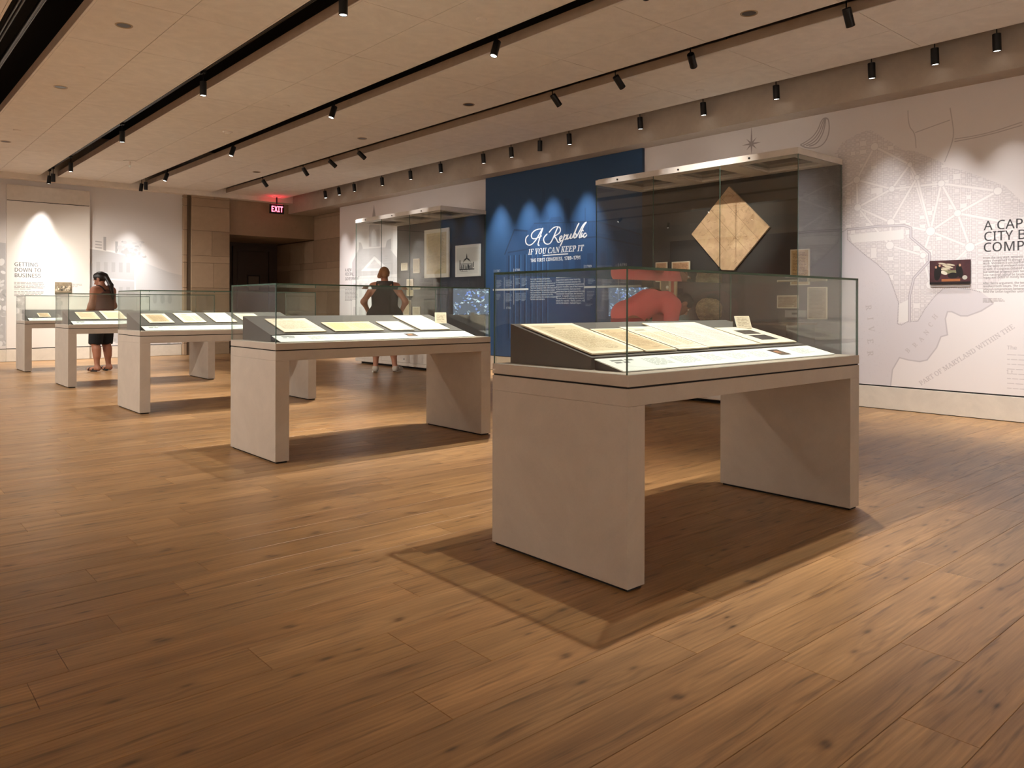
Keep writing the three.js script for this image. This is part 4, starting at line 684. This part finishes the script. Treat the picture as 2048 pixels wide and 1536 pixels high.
// [row, z, aim x, aim y, aim z, candela, beam half angle, softness]
const LAMPS = [];
for (const z of [-2.35, -5.52, -8.66, -11.9, -15.13]) { LAMPS.push([1, z, 3.0, 0.8, z, z > -3 ? SPOT.first : SPOT.case, z > -3 ? 38 : 42]); LAMPS.push([2, z, 3.75, 0.8, z, z > -3 ? SPOT.sideFirst : SPOT.side, 28]); }
for (const z of [-5.6, -8.4, -11.4, -14.4]) LAMPS.push([5, z, 1.7, 0.3, z - 0.9, SPOT.left, 46]);
LAMPS.push([0, -14.0, 2.9, 1.0, -17.2, 34, 26], [0, -14.6, 4.6, 1.1, -17.2, 42, 26]);
for (const z of [3.4, 1.0, -1.4, -3.8, -6.2]) LAMPS.push([6, z, LEFT, 0.9, z, SPOT.leftWall, 40]);
for (const z of [-8.6, -11.4, -14.2]) LAMPS.push([6, z, -2.9, 0, z, SPOT.left, 48]);
for (const r of [1, 2, 5]) LAMPS.push([r, 4.3, SLOT_X[r], 1.0, NEAR, SPOT.near, 40]);
LAMPS.push([2, -3.8, 8.2, 2.05, -5.4, SPOT.dia, 12]);
LAMPS.push([1, -16.6, 3.15, 0.0, -17.1, SPOT.far, 26], [1, -16.92, 2.65, 0.0, -17.1, SPOT.far * 1.6, 24], [2, -16.48, 4.8, 0.0, -17.1, SPOT.far * 1.3, 27], [2, -16.76, 4.3, 0.2, -17.1, SPOT.far * 1.3, 26]);
for (const [z, ay, az, cd, half] of [[-1.4, 0.3, -1.4, SPOT.wash, 34], [-3.0, 0.2, -3.0, SPOT.wash, 37], [-4.55, 2.0, -5.3, SPOT.show, 15], [-5.52, 1.7, -5.4, SPOT.show, 15], [-6.49, 1.4, -6.2, SPOT.show, 15], [-10.97, 1.9, -10.6, SPOT.show, 15], [-11.94, 1.9, -11.6, SPOT.show, 15], [-12.92, 1.1, -13.2, SPOT.wash, 30], [-14.68, 0.9, -14.4, SPOT.wash, 30]]) LAMPS.push([3, z, 8.25, ay, az, cd, half]);
for (const z of [-0.6, -1.6, -2.385, -2.908, -3.506, -4.562, -5.527, -6.504, -7.804, -8.409, -9.068, -9.759, -10.94, -11.883, -12.863, -13.933, -14.575, -15.178]) {
  const blue = z < -6.8 && z > -10, lit = blue ? SPOT.blue : z < -10 ? SPOT.hall : SPOT.map;
  LAMPS.push([4, z, 8.2, blue ? 0.2 : 0, z + (z === -8.409 ? -0.4 : z < -14 ? 0.35 : 0), z < -4 && z > -7 || z < -10 && z > -12.5 ? lit * 0.5 : lit, 25]);
}
const count = {};
LAMPS.sort((a, b) => a[0] - b[0] || b[1] - a[1]);
LAMPS.forEach(([row, z, ax, ay, az, cd, half]) => {
  count[row] = (count[row] ?? 0) + 1;
  const x = SLOT_X[row], top = 3.545;
  const t = thing('track_spotlight', `black cylinder spotlight, ${nth[count[row] - 1]} from the camera ${rowSay[row]}`, 'spotlight', [x, top, z], 0, 'spotlights ' + rowSay[row]);
  part('stem', new THREE.CylinderGeometry(0.006, 0.006, TRACK_Y - top + 0.004, 10).translate(0, (TRACK_Y - top) / 2, 0), MAT.metalBlack, t);
  part('adapter', box(-0.016, 0.016, TRACK_Y - top - 0.028, TRACK_Y - top, -0.05, 0.05), MAT.metalBlack, t);
  const dir = new THREE.Vector3(ax - x, ay - top, az - z).normalize(), q = new THREE.Quaternion().setFromUnitVectors(new THREE.Vector3(0, -1, 0), dir);
  const head = [spotProto.children[0].clone(), spotProto.children[1].clone()]; for (const h of head) { h.quaternion.copy(q); t.add(h); }
  const l = new THREE.SpotLight(row === 4 || row === 3 ? NEUTRAL : row === 1 && az < -17 || row === 2 && az < -17 ? NEUTRAL : WARM, cd, 0, half * Math.PI / 180, 1, 2);
  l.position.copy(dir).multiplyScalar(0.165); l.castShadow = true; l.shadow.radius = 1.3; l.shadow.mapSize.set(512, 512);
  l.target = new THREE.Object3D(); l.target.position.copy(dir).multiplyScalar(1.5); t.add(l, l.target);
});

/* ------------------------------------------------------------------ small fittings in the ceiling */
{
  const ringG = new THREE.LatheGeometry([[0.058, 0], [0.062, -0.004], [0.07, -0.005], [0.074, 0]].map(([a, b]) => new THREE.Vector2(a, b)), 28), holeG = new THREE.CylinderGeometry(0.0585, 0.05, 0.0025, 28).translate(0, -0.0014, 0);
  [[1.89, -7.4, 'nearest in the left bay'], [1.885, -9.97, 'second in the left bay'], [1.89, -13.85, 'farthest in the left bay'], [5.78, -3.6, 'nearest in the third bay'], [5.82, -7.5, 'second in the third bay'], [5.824, -10.07, 'third in the third bay'], [5.824, -13.9, 'farthest in the third bay']].forEach(([x, z, s]) => {
    const t = thing('recessed_downlight', 'unlit round recessed ceiling light, ' + s, 'downlight', [x, CEIL, z], 0, 'recessed ceiling lights');
    part('trim_ring', ringG, std(0xa88f6c, 0.35, { metalness: 0.5 }), t); part('dark_reflector', holeG, std(0x3a2a18, 0.4), t);
  });
  const capG = new THREE.LatheGeometry([[0, -0.012], [0.038, -0.012], [0.044, -0.009], [0.044, -0.004], [0.05, -0.003], [0.05, 0]].map(([a, b]) => new THREE.Vector2(a, b)), 24);
  [[1.878, -8.995, 'in the left bay near the wide slot'], [1.886, -12.83, 'in the left bay, farther'], [4.166, -5.19, 'in the second bay, nearer'], [4.153, -9.04, 'in the second bay, farther'], [7.41, -5.245, 'beside the beam, nearer'], [7.505, -9.2, 'beside the beam, farther']].forEach(([x, z, s]) => {
    single('sprinkler_cover', 'flat round cream sprinkler cover ' + s, 'sprinkler', capG, MAT.ceiling, [x, CEIL, z], 'sprinkler covers in the ceiling');
  });
  const sd = thing('smoke_detector', 'round cream smoke detector in the second bay of the ceiling', 'detector', [4.16, CEIL, -10.95]);
  part('base', new THREE.CylinderGeometry(0.07, 0.06, 0.02, 28).translate(0, -0.01, 0), MAT.ceiling, sd); part('chamber', new THREE.CylinderGeometry(0.045, 0.03, 0.022, 24).translate(0, -0.031, 0), MAT.ceiling, sd);
  const hs = thing('hanging_sprinkler', 'small white hanging sprinkler head with a wide plate', 'sprinkler', [3.75, CEIL, -14.3]);
  part('plate', new THREE.CylinderGeometry(0.1, 0.11, 0.008, 28).translate(0, -0.004, 0), MAT.ceiling, hs); part('pipe', new THREE.CylinderGeometry(0.012, 0.012, 0.08, 10).translate(0, -0.045, 0), MAT.ceiling, hs); part('head', new THREE.SphereGeometry(0.022, 14, 10).translate(0, -0.09, 0), MAT.caption, hs);
}

/* ------------------------------------------------------------------ visitors: each body is one continuous surface meshed from joined tapered limbs */
const V = (x, y, z) => new THREE.Vector3(x, y, z);
function cone(a, b, ra, rb) {                                                // tapered capsule
  const ab = b.clone().sub(a), l2 = ab.lengthSq() || 1e-9;
  return { a, b, ra, rb, d: (x, y, z) => { const px = x - a.x, py = y - a.y, pz = z - a.z; let t = (px * ab.x + py * ab.y + pz * ab.z) / l2; t = t < 0 ? 0 : t > 1 ? 1 : t; const dx = px - ab.x * t, dy = py - ab.y * t, dz = pz - ab.z * t; return Math.sqrt(dx * dx + dy * dy + dz * dz) - (ra + (rb - ra) * t); } };
}
function egg(c, rx, ry, rz, turn = 0, tilt = 0) {                            // ellipsoid, turned about y then tilted about its own x
  const q = new THREE.Quaternion().setFromEuler(new THREE.Euler(tilt, turn, 0, 'YXZ')).invert(), v = new THREE.Vector3(), r = Math.min(rx, ry, rz);
  return { a: c, b: c, ra: Math.max(rx, ry, rz), rb: 0, d: (x, y, z) => { v.set(x - c.x, y - c.y, z - c.z).applyQuaternion(q); const k = Math.sqrt((v.x / rx) ** 2 + (v.y / ry) ** 2 + (v.z / rz) ** 2); return (k - 1) * r * (k > 1 ? Math.min(1.6, 1 + (k - 1) * 0.2) : 1); } };
}
const smin = (a, b, k) => { const h = Math.max(k - Math.abs(a - b), 0) / k; return Math.min(a, b) - h * h * k * 0.25; };
const blend = (bones, k = 0.03) => (x, y, z) => { let d = 9; for (const b of bones) { const e = b.d(x, y, z); d = d > 8 ? e : smin(d, e, k); } return d; };
function skinOf(fn, lo, hi, cell) {
  const size = hi.clone().sub(lo), n = Math.min(170, Math.ceil(Math.max(size.x, size.y, size.z) / cell) + 4), mc = new MarchingCubes(n, new THREE.MeshBasicMaterial(), false, false, 400000);
  const half = n / 2, c = lo.clone().add(hi).multiplyScalar(0.5), sc = Math.max(size.x, size.y, size.z) / 2 * (1 + 4 / n);
  mc.isolation = 0;
  for (let k = 0; k < n; k++) for (let j = 0; j < n; j++) for (let i = 0; i < n; i++) {
    const x = c.x + (i - half) / half * sc, y = c.y + (j - half) / half * sc, z = c.z + (k - half) / half * sc;
    const out = x < lo.x - cell || x > hi.x + cell || y < lo.y - cell || y > hi.y + cell || z < lo.z - cell || z > hi.z + cell;
    mc.field[i + j * n + k * n * n] = out ? -1 : -fn(x, y, z);
  }
  mc.update();
  const g = new THREE.BufferGeometry(), p = mc.positionArray.slice(0, mc.count * 3);
  for (let i = 0; i < p.length; i += 3) { p[i] = c.x + p[i] * sc; p[i + 1] = c.y + p[i + 1] * sc; p[i + 2] = c.z + p[i + 2] * sc; }
  g.setAttribute('position', new THREE.BufferAttribute(p, 3)); const m = mergeVertices(g, 1e-4); m.computeVertexNormals(); return m;
}
function bounds(bones, pad = 0.03) { const lo = V(9, 9, 9), hi = V(-9, -9, -9); for (const b of bones) for (const p of [b.a, b.b]) { const r = Math.max(b.ra, b.rb) + pad; lo.min(V(p.x - r, p.y - r, p.z - r)); hi.max(V(p.x + r, p.y + r, p.z + r)); } return [lo, hi]; }
const grow = (bones, d) => bones.map((b) => ({ ...b, ra: b.ra + d, rb: b.rb + d, d: (x, y, z) => b.d(x, y, z) - d }));
const joined = (bones, cell, k, clip) => { const f = blend(bones, k), [lo, hi] = bounds(bones); return skinOf(clip ? (x, y, z) => Math.max(f(x, y, z), clip(x, y, z)) : f, lo, hi, cell); };
const skinMat = (c) => std(c, 0.55), cloth = (c) => std(c, 0.9);
// hand: palm and five separate, bent fingers; frame given by wrist, pointing direction, the palm's facing and which side the thumb is on
function handBones(w, dir, face, side, curl = 0.5) {
  dir = dir.clone().normalize(); face = face.clone().addScaledVector(dir, -face.dot(dir)).normalize(); const lat = new THREE.Vector3().crossVectors(dir, face).multiplyScalar(side);
  const at = (l, s, f) => w.clone().addScaledVector(dir, l).addScaledVector(lat, s).addScaledVector(face, f), out = [];
  for (const s of [-0.026, -0.009, 0.009, 0.026]) out.push(cone(at(0.0, s * 0.6, 0), at(0.085, s, 0), 0.016, 0.0125));
  [[-0.029, 0.066], [-0.0095, 0.074], [0.0105, 0.07], [0.029, 0.055]].forEach(([s, len]) => {
    let p = at(0.085, s, 0), a = curl * 0.5; for (let k = 0; k < 3; k++) { const l = len * [0.45, 0.32, 0.23][k], q = p.clone().addScaledVector(dir, Math.cos(a) * l).addScaledVector(face, Math.sin(a) * l).addScaledVector(lat, s * 0.12); out.push(cone(p, q, 0.0092 - k * 0.0008, 0.0085 - k * 0.0008)); p = q; a += curl; }
  });
  const t0 = at(0.025, -0.03, 0.006), t1 = at(0.055, -0.052, 0.02), t2 = at(0.083, -0.057, 0.034); out.push(cone(t0, t1, 0.0135, 0.011), cone(t1, t2, 0.011, 0.009)); return out;
}
// head with face: c is the middle of the skull, turn 0 looks along +z, nod tips it forward
function headParts(c, turn, nod, k = 1) {
  const q = new THREE.Quaternion().setFromEuler(new THREE.Euler(nod, turn, 0, 'YXZ')), at = (x, y, z) => V(x, y, z).multiplyScalar(k).applyQuaternion(q).add(c);
  const bones = [egg(at(0, 0.02, -0.012), 0.074 * k, 0.092 * k, 0.092 * k, turn, nod), egg(at(0, -0.045, 0.026), 0.056 * k, 0.07 * k, 0.062 * k, turn, nod), egg(at(0, -0.092, 0.06), 0.026 * k, 0.02 * k, 0.024 * k, turn, nod),
    cone(at(0, 0.0, 0.086), at(0, -0.036, 0.106), 0.009 * k, 0.013 * k), cone(at(-0.03, 0.022, 0.08), at(0.03, 0.022, 0.08), 0.011 * k, 0.011 * k), cone(at(-0.018, -0.066, 0.084), at(0.018, -0.066, 0.084), 0.0085 * k, 0.0085 * k)];
  for (const s of [-1, 1]) bones.push(egg(at(0.078 * s, -0.012, -0.008), 0.01 * k, 0.03 * k, 0.02 * k, turn, nod));
  return { bones, at, q };
}
function face(parent, h, k) {
  for (const s of [-1, 1]) { const e = part('eye', new THREE.SphereGeometry(0.011 * k, 14, 10), std(0xe6e0d8, 0.3), parent); e.position.copy(h.at(0.031 * s, 0.004, 0.077)); const i = part('iris', new THREE.SphereGeometry(0.006 * k, 10, 8), std(0x2a1a12, 0.3), parent); i.position.copy(h.at(0.031 * s, 0.004, 0.0835)); const b = part('eyebrow', new THREE.CapsuleGeometry(0.003 * k, 0.026 * k, 3, 6).rotateZ(Math.PI / 2), std(0x2a1c14, 0.8), parent); b.position.copy(h.at(0.031 * s, 0.027, 0.09)); b.quaternion.copy(h.q); }
  const l = part('lips', new THREE.CapsuleGeometry(0.0055 * k, 0.034 * k, 3, 8).rotateZ(Math.PI / 2), std(0x96564a, 0.5), parent); l.position.copy(h.at(0, -0.066, 0.0885)); l.quaternion.copy(h.q);
}
function merged(fns) { return (x, y, z) => { let d = 9; for (const f of fns) d = Math.min(d, f(x, y, z)); return d; }; }

{ // visitor behind the fourth showcase: back to us, turned to the left, long dark ponytail, black knee shorts, sandals
  const t = thing('person', 'standing person with long dark ponytail and black knee shorts behind the fourth table showcase', 'person', [3.24, 0, -13.93], 0);
  t.rotation.y = Math.PI + 0.5;                                               // local +z is the way she faces
  const H = 1.64, hipL = V(0.09, 0.86, 0), hipR = V(-0.09, 0.86, 0), knL = V(0.11, 0.47, 0.02), knR = V(-0.1, 0.47, 0.03), anL = V(0.12, 0.085, -0.03), anR = V(-0.11, 0.085, -0.02);
  const torso = [egg(V(0, 0.9, -0.015), 0.175, 0.12, 0.135), cone(V(-0.05, 0.98, 0), V(-0.07, 1.2, -0.005), 0.125, 0.12), cone(V(0.05, 0.98, 0), V(0.07, 1.2, -0.005), 0.125, 0.12), cone(V(-0.1, 1.27, -0.01), V(0.1, 1.27, -0.01), 0.1, 0.1)];
  const legs = [cone(hipL, knL, 0.098, 0.06), cone(knL, anL, 0.062, 0.038), cone(V(0.115, 0.36, -0.02), V(0.115, 0.26, -0.03), 0.056, 0.045), cone(hipR, knR, 0.098, 0.06), cone(knR, anR, 0.062, 0.038), cone(V(-0.105, 0.36, -0.012), V(-0.105, 0.26, -0.02), 0.056, 0.045)];
  const feet = [cone(V(0.12, 0.045, -0.06), V(0.15, 0.035, 0.12), 0.036, 0.028), cone(V(-0.11, 0.045, -0.05), V(-0.12, 0.035, 0.13), 0.036, 0.028)];
  const shL = V(0.165, 1.315, -0.02), shR = V(-0.165, 1.315, -0.02), elL = V(0.225, 1.06, -0.01), elR = V(-0.23, 1.06, 0.0), wrL = V(0.17, 0.92, 0.17), wrR = V(-0.17, 0.93, 0.18);
  const arms = [cone(V(0.1, 1.33, -0.02), shL, 0.055, 0.055), cone(shL, elL, 0.052, 0.04), cone(elL, wrL, 0.041, 0.027), cone(V(-0.1, 1.33, -0.02), shR, 0.055, 0.055), cone(shR, elR, 0.052, 0.04), cone(elR, wrR, 0.041, 0.027)];
  const head = headParts(V(-0.005, 1.5, 0.055), 0.35, 0.42), neck = cone(V(0, 1.33, -0.015), V(0, 1.45, 0.03), 0.058, 0.05);
  const hands = [...handBones(wrL, V(-0.5, -0.3, 1), V(-0.6, -0.7, 0), 1, 0.7), ...handBones(wrR, V(0.5, -0.3, 1), V(0.6, -0.7, 0), -1, 0.7)];
  const main = joined([...torso, ...legs, ...feet, ...arms, neck], 0.0115, 0.05);
  const hd = joined(head.bones, 0.0035, 0.018), hn = joined(hands, 0.0045, 0.008);
  part('body', mergeGeometries([main, hd, hn]), skinMat(0x9d6a52), t);
  face(t, head, 1);
  part('top', joined(grow(torso, 0.008), 0.0115, 0.05, (x, y, z) => Math.max(0.9 - y, y - (1.285 + 0.05 * Math.cos(x * 14)))), cloth(0x6e4a44), t);
  for (const s of [-1, 1]) part('strap', new THREE.TubeGeometry(new THREE.CatmullRomCurve3([V(0.05 * s, 1.3, -0.125), V(0.085 * s, 1.37, -0.085), V(0.1 * s, 1.395, -0.02), V(0.09 * s, 1.36, 0.06)]), 14, 0.009, 6), cloth(0x141012), t);
  part('shorts', joined(grow([torso[0], cone(hipL, knL, 0.108, 0.09), cone(hipR, knR, 0.108, 0.09)], 0.014), 0.0115, 0.03, (x, y, z) => Math.max(0.44 + 0.01 * Math.sin(x * 40) - y, y - 0.985)), cloth(0x0d0d10), t);
  const h = head.at;
  part('hair', joined([egg(h(0, 0.03, -0.024), 0.084, 0.094, 0.094, 0.35, 0.42), egg(h(0, 0.055, 0.03), 0.072, 0.06, 0.05, 0.35, 0.42), cone(h(0, 0.02, -0.11), V(-0.03, 1.4, -0.15), 0.034, 0.036), cone(V(-0.03, 1.4, -0.15), V(-0.06, 1.18, -0.165), 0.036, 0.018)], 0.006, 0.03), std(0x140b0a, 0.45), t);
  part('hair_tie', new THREE.TorusGeometry(0.03, 0.008, 8, 16).translate(0, 0, 0), cloth(0x2a1a1c), t).position.copy(h(0, 0.015, -0.115));
  for (const [s, a, b] of [[1, V(0.12, 0, -0.06), V(0.155, 0, 0.15)], [-1, V(-0.11, 0, -0.05), V(-0.122, 0, 0.16)]]) {
    const sh = new THREE.Shape(); sh.absellipse(0, 0, 0.05, 0.155, 0, 7); const so = new THREE.ExtrudeGeometry(sh, { depth: 0.018, bevelEnabled: true, bevelSize: 0.004, bevelThickness: 0.003, bevelSegments: 1, curveSegments: 24 }); so.rotateX(-Math.PI / 2); so.translate(0, 0.004, 0);
    const f = part('sandal', so, std(0x140e0c, 0.7), t); f.position.copy(a.clone().add(b).multiplyScalar(0.5)); f.rotation.y = Math.atan2(b.x - a.x, b.z - a.z);
    for (const z of [-0.03, 0.05]) part('strap', new THREE.TorusGeometry(0.046, 0.008, 8, 18, Math.PI).translate(0, 0.016, z), std(0x17100e, 0.7), f);
  }
  const leaf = thing('leaflet', 'white paper leaflet held down beside the black shorts of the standing visitor', 'paper', [0, 0, 0]);
  t.updateMatrixWorld(); const p = t.localToWorld(V(0.2, 0.8, 0.2)); leaf.position.copy(p); leaf.rotation.set(0.1, 0.6, 0.2); part('sheet', box(-0.05, 0.05, -0.11, 0.11, -0.002, 0.002), std(0xe9e7e2, 0.8), leaf);
}
{ // visitor in a black tank top at the farther wall showcase, hands on her hips
  const t = thing('person', 'person in black tank top, hands on hips, back turned, at the farther wall showcase', 'person', [6.68, 0, -10.82], 0);
  t.rotation.y = Math.PI - 0.56;
  const hipL = V(0.1, 0.92, 0), hipR = V(-0.1, 0.92, 0), knL = V(0.13, 0.5, 0.02), knR = V(-0.12, 0.5, 0.02), anL = V(0.145, 0.09, -0.02), anR = V(-0.165, 0.09, -0.02);
  const torso = [egg(V(0, 0.95, -0.02), 0.2, 0.14, 0.155), cone(V(-0.06, 1.03, 0), V(-0.08, 1.24, 0.01), 0.135, 0.125), cone(V(0.06, 1.03, 0), V(0.08, 1.24, 0.01), 0.135, 0.125), cone(V(-0.11, 1.34, 0.02), V(0.11, 1.34, 0.02), 0.105, 0.105)];
  const legs = [cone(hipL, knL, 0.105, 0.062), cone(knL, anL, 0.064, 0.039), cone(V(0.135, 0.4, -0.018), V(0.14, 0.29, -0.02), 0.06, 0.047), cone(hipR, knR, 0.105, 0.062), cone(knR, anR, 0.064, 0.039), cone(V(-0.135, 0.4, -0.018), V(-0.14, 0.29, -0.02), 0.06, 0.047)];
  const feet = [cone(V(0.145, 0.05, -0.05), V(0.15, 0.045, 0.12), 0.036, 0.03), cone(V(-0.165, 0.05, -0.04), V(-0.25, 0.045, 0.09), 0.036, 0.03)];
  const shL = V(0.185, 1.385, 0.02), shR = V(-0.185, 1.385, 0.02), elL = V(0.335, 1.14, -0.05), elR = V(-0.335, 1.14, -0.05), wrL = V(0.25, 0.95, 0.06), wrR = V(-0.25, 0.95, 0.06);
  const arms = [cone(V(0.11, 1.405, 0.02), shL, 0.058, 0.058), cone(shL, elL, 0.056, 0.043), cone(elL, wrL, 0.044, 0.029), cone(V(-0.11, 1.405, 0.02), shR, 0.058, 0.058), cone(shR, elR, 0.056, 0.043), cone(elR, wrR, 0.044, 0.029)];
  const head = headParts(V(0.01, 1.585, 0.12), -0.15, 0.6), neck = cone(V(0, 1.4, 0.02), V(0.005, 1.53, 0.085), 0.062, 0.053);
  const hands = [...handBones(wrL, V(-0.5, -0.4, 0.6), V(-0.9, -0.2, -0.3), 1, 0.6), ...handBones(wrR, V(0.5, -0.4, 0.6), V(0.9, -0.2, -0.3), -1, 0.6)];
  part('body', mergeGeometries([joined([...torso, ...legs, ...feet, ...arms, neck], 0.0115, 0.05), joined(head.bones, 0.0035, 0.018), joined(hands, 0.0045, 0.008)]), skinMat(0xa8755c), t);
  face(t, head, 1);
  part('tank_top', joined(grow([...torso, cone(V(-0.13, 0.9, -0.02), V(0.13, 0.9, -0.02), 0.155, 0.155)], 0.012), 0.0115, 0.05, (x, y, z) => Math.max(0.86 + 0.012 * Math.sin(x * 30) - y, y - (z < 0 ? 1.345 : 1.36), (y > 1.24 ? Math.abs(x) - (0.2 - (y - 1.24) * 0.7) : -1))), cloth(0x1b1a19), t);
  for (const s of [-1, 1]) part('strap', new THREE.TubeGeometry(new THREE.CatmullRomCurve3([V(0.12 * s, 1.33, -0.09), V(0.125 * s, 1.42, -0.05), V(0.12 * s, 1.468, 0.02), V(0.11 * s, 1.43, 0.1)]), 14, 0.014, 6), cloth(0x141313), t);
  part('shorts', joined(grow([torso[0], cone(hipL, knL, 0.112, 0.09), cone(hipR, knR, 0.112, 0.09)], 0.014), 0.0115, 0.03, (x, y, z) => Math.max(0.6 - y, y - 0.95)), cloth(0x17181b), t);
  const h = head.at;
  part('hair', joined([egg(h(0, 0.03, -0.02), 0.086, 0.097, 0.098, -0.15, 0.6), egg(h(0, 0.06, 0.03), 0.074, 0.06, 0.05, -0.15, 0.6), cone(h(0.03, -0.02, -0.08), h(0.06, -0.1, -0.09), 0.05, 0.035), cone(h(-0.03, -0.02, -0.08), h(-0.03, -0.08, -0.08), 0.05, 0.04)], 0.006, 0.03), std(0x8a5f3c, 0.5), t);
  part('scarf', joined([cone(V(-0.09, 1.44, -0.02), V(0.09, 1.44, -0.02), 0.04, 0.04), egg(V(0, 1.4, -0.07), 0.075, 0.06, 0.03)], 0.007, 0.03), cloth(0x4a4540), t);
  for (const [a, b] of [[V(0.145, 0, -0.07), V(0.15, 0, 0.15)], [V(-0.165, 0, -0.06), V(-0.265, 0, 0.115)]]) {
    const f = new THREE.Group(); f.name = 'shoe'; t.add(f); f.position.copy(a.clone().add(b).multiplyScalar(0.5)); f.rotation.y = Math.atan2(b.x - a.x, b.z - a.z);
    part('upper', joined([cone(V(0, 0.052, -0.085), V(0, 0.04, 0.1), 0.047, 0.036), cone(V(0, 0.07, -0.075), V(0, 0.09, -0.06), 0.045, 0.046)], 0.007, 0.03, (x, y) => Math.max(0.018 - y, y - 0.1)), std(0xb9b1a4, 0.8), f);
    const sh = new THREE.Shape(); sh.absellipse(0, 0, 0.05, 0.142, 0, 7); const so = new THREE.ExtrudeGeometry(sh, { depth: 0.018, bevelEnabled: true, bevelSize: 0.003, bevelThickness: 0.003, bevelSegments: 1, curveSegments: 24 }); so.rotateX(-Math.PI / 2); so.translate(0, 0.003, 0); part('sole', so, std(0xd8d2c6, 0.7), f);
  }
}
{ // visitor in a pink shirt bent over at the nearer wall showcase, a bag strap across his back
  const t = thing('person', 'person in pink shirt with tan bag strap bent over at the nearer wall showcase', 'person', [6.55, 0, -5.5], 0);
  t.rotation.y = 1.0;                                                          // local +z is the way he faces
  const hipL = V(0.1, 0.93, -0.05), hipR = V(-0.1, 0.93, -0.05), knL = V(0.12, 0.5, 0.03), knR = V(-0.12, 0.5, 0.03), anL = V(0.12, 0.09, -0.04), anR = V(-0.12, 0.09, -0.04);
  const torso = [egg(V(0, 0.96, -0.06), 0.185, 0.15, 0.17), cone(V(-0.06, 1.02, 0.02), V(-0.07, 1.13, 0.18), 0.135, 0.125), cone(V(0.06, 1.02, 0.02), V(0.07, 1.13, 0.18), 0.135, 0.125), cone(V(-0.1, 1.12, 0.33), V(0.1, 1.12, 0.33), 0.112, 0.112)];
  const legs = [cone(hipL, knL, 0.105, 0.064), cone(knL, anL, 0.066, 0.042), cone(hipR, knR, 0.105, 0.064), cone(knR, anR, 0.066, 0.042)], feet = [cone(V(0.12, 0.05, -0.06), V(0.14, 0.045, 0.13), 0.038, 0.032), cone(V(-0.12, 0.05, -0.06), V(-0.14, 0.045, 0.13), 0.038, 0.032)];
  const shL = V(0.19, 1.09, 0.38), shR = V(-0.19, 1.09, 0.38), elL = V(0.22, 0.8, 0.36), elR = V(-0.22, 0.8, 0.34), wrL = V(0.14, 0.66, 0.16), wrR = V(-0.14, 0.66, 0.16);
  const arms = [cone(V(0.1, 1.12, 0.36), shL, 0.065, 0.062), cone(shL, elL, 0.058, 0.045), cone(elL, wrL, 0.046, 0.03), cone(V(-0.1, 1.12, 0.36), shR, 0.065, 0.062), cone(shR, elR, 0.058, 0.045), cone(elR, wrR, 0.046, 0.03)];
  const head = headParts(V(0, 1.1, 0.57), 0, 0.95), neck = cone(V(0, 1.13, 0.38), V(0, 1.11, 0.5), 0.065, 0.058);
  const hands = [...handBones(wrL, V(-0.1, -0.6, -0.6), V(-0.7, 0, 0), 1, 0.5), ...handBones(wrR, V(0.1, -0.6, -0.6), V(0.7, 0, 0), -1, 0.5)];
  part('body', mergeGeometries([joined([...torso, ...legs, ...feet, ...arms, neck], 0.0115, 0.05), joined(head.bones, 0.0035, 0.018), joined(hands, 0.0045, 0.008)]), skinMat(0x9a6a52), t);
  face(t, head, 1);
  part('shirt', joined(grow([...torso.slice(1), egg(V(0, 0.99, -0.06), 0.185, 0.145, 0.17), cone(V(0.1, 1.12, 0.36), shL, 0.068, 0.07), cone(shL, shL.clone().lerp(elL, 0.6), 0.07, 0.066), cone(V(-0.1, 1.12, 0.36), shR, 0.068, 0.07), cone(shR, shR.clone().lerp(elR, 0.6), 0.07, 0.066)], 0.014), 0.0115, 0.04, (x, y, z) => Math.max(z - 0.47, 0.87 + 0.5 * Math.max(0, z) * 0 - y)), cloth(0xdb6a6c), t);
  part('shorts', joined(grow([egg(V(0, 0.92, -0.06), 0.185, 0.13, 0.17), cone(hipL, knL, 0.115, 0.09), cone(hipR, knR, 0.115, 0.09)], 0.012), 0.0115, 0.03, (x, y, z) => Math.max(0.52 - y, y - 0.95)), cloth(0x8e2f3a), t);
  const h = head.at;
  part('hair', joined([egg(h(0, 0.03, -0.02), 0.08, 0.092, 0.095, 0, 0.95), egg(h(0, 0.055, 0.03), 0.068, 0.052, 0.045, 0, 0.95)], 0.006, 0.03), std(0x1d1512, 0.6), t);
  part('bag_strap', new THREE.TubeGeometry(new THREE.CatmullRomCurve3([V(-0.15, 0.92, 0.1), V(-0.14, 1.1, 0.08), V(-0.06, 1.215, 0.12), V(0.06, 1.27, 0.25), V(0.14, 1.24, 0.36), V(0.14, 1.08, 0.47)]), 40, 0.017, 6).scale(1, 1, 1), cloth(0x6b5634), t);
  for (const s of [-1, 1]) {
    const f = new THREE.Group(); f.name = 'shoe'; t.add(f); f.position.set(0.13 * s, 0, 0.02); f.rotation.y = 0.1 * s;
    part('upper', joined([cone(V(0, 0.055, -0.09), V(0, 0.045, 0.11), 0.05, 0.04), cone(V(0, 0.07, -0.075), V(0, 0.09, -0.065), 0.048, 0.05)], 0.007, 0.03, (x, y) => Math.max(0.02 - y, y - 0.105)), std(0x2a2624, 0.8), f);
    const sh = new THREE.Shape(); sh.absellipse(0, 0, 0.054, 0.155, 0, 7); const so = new THREE.ExtrudeGeometry(sh, { depth: 0.02, bevelEnabled: true, bevelSize: 0.003, bevelThickness: 0.003, bevelSegments: 1, curveSegments: 24 }); so.rotateX(-Math.PI / 2); so.translate(0, 0.003, 0); part('sole', so, std(0x14110f, 0.8), f);
  }
}

renderer.render(scene, camera);
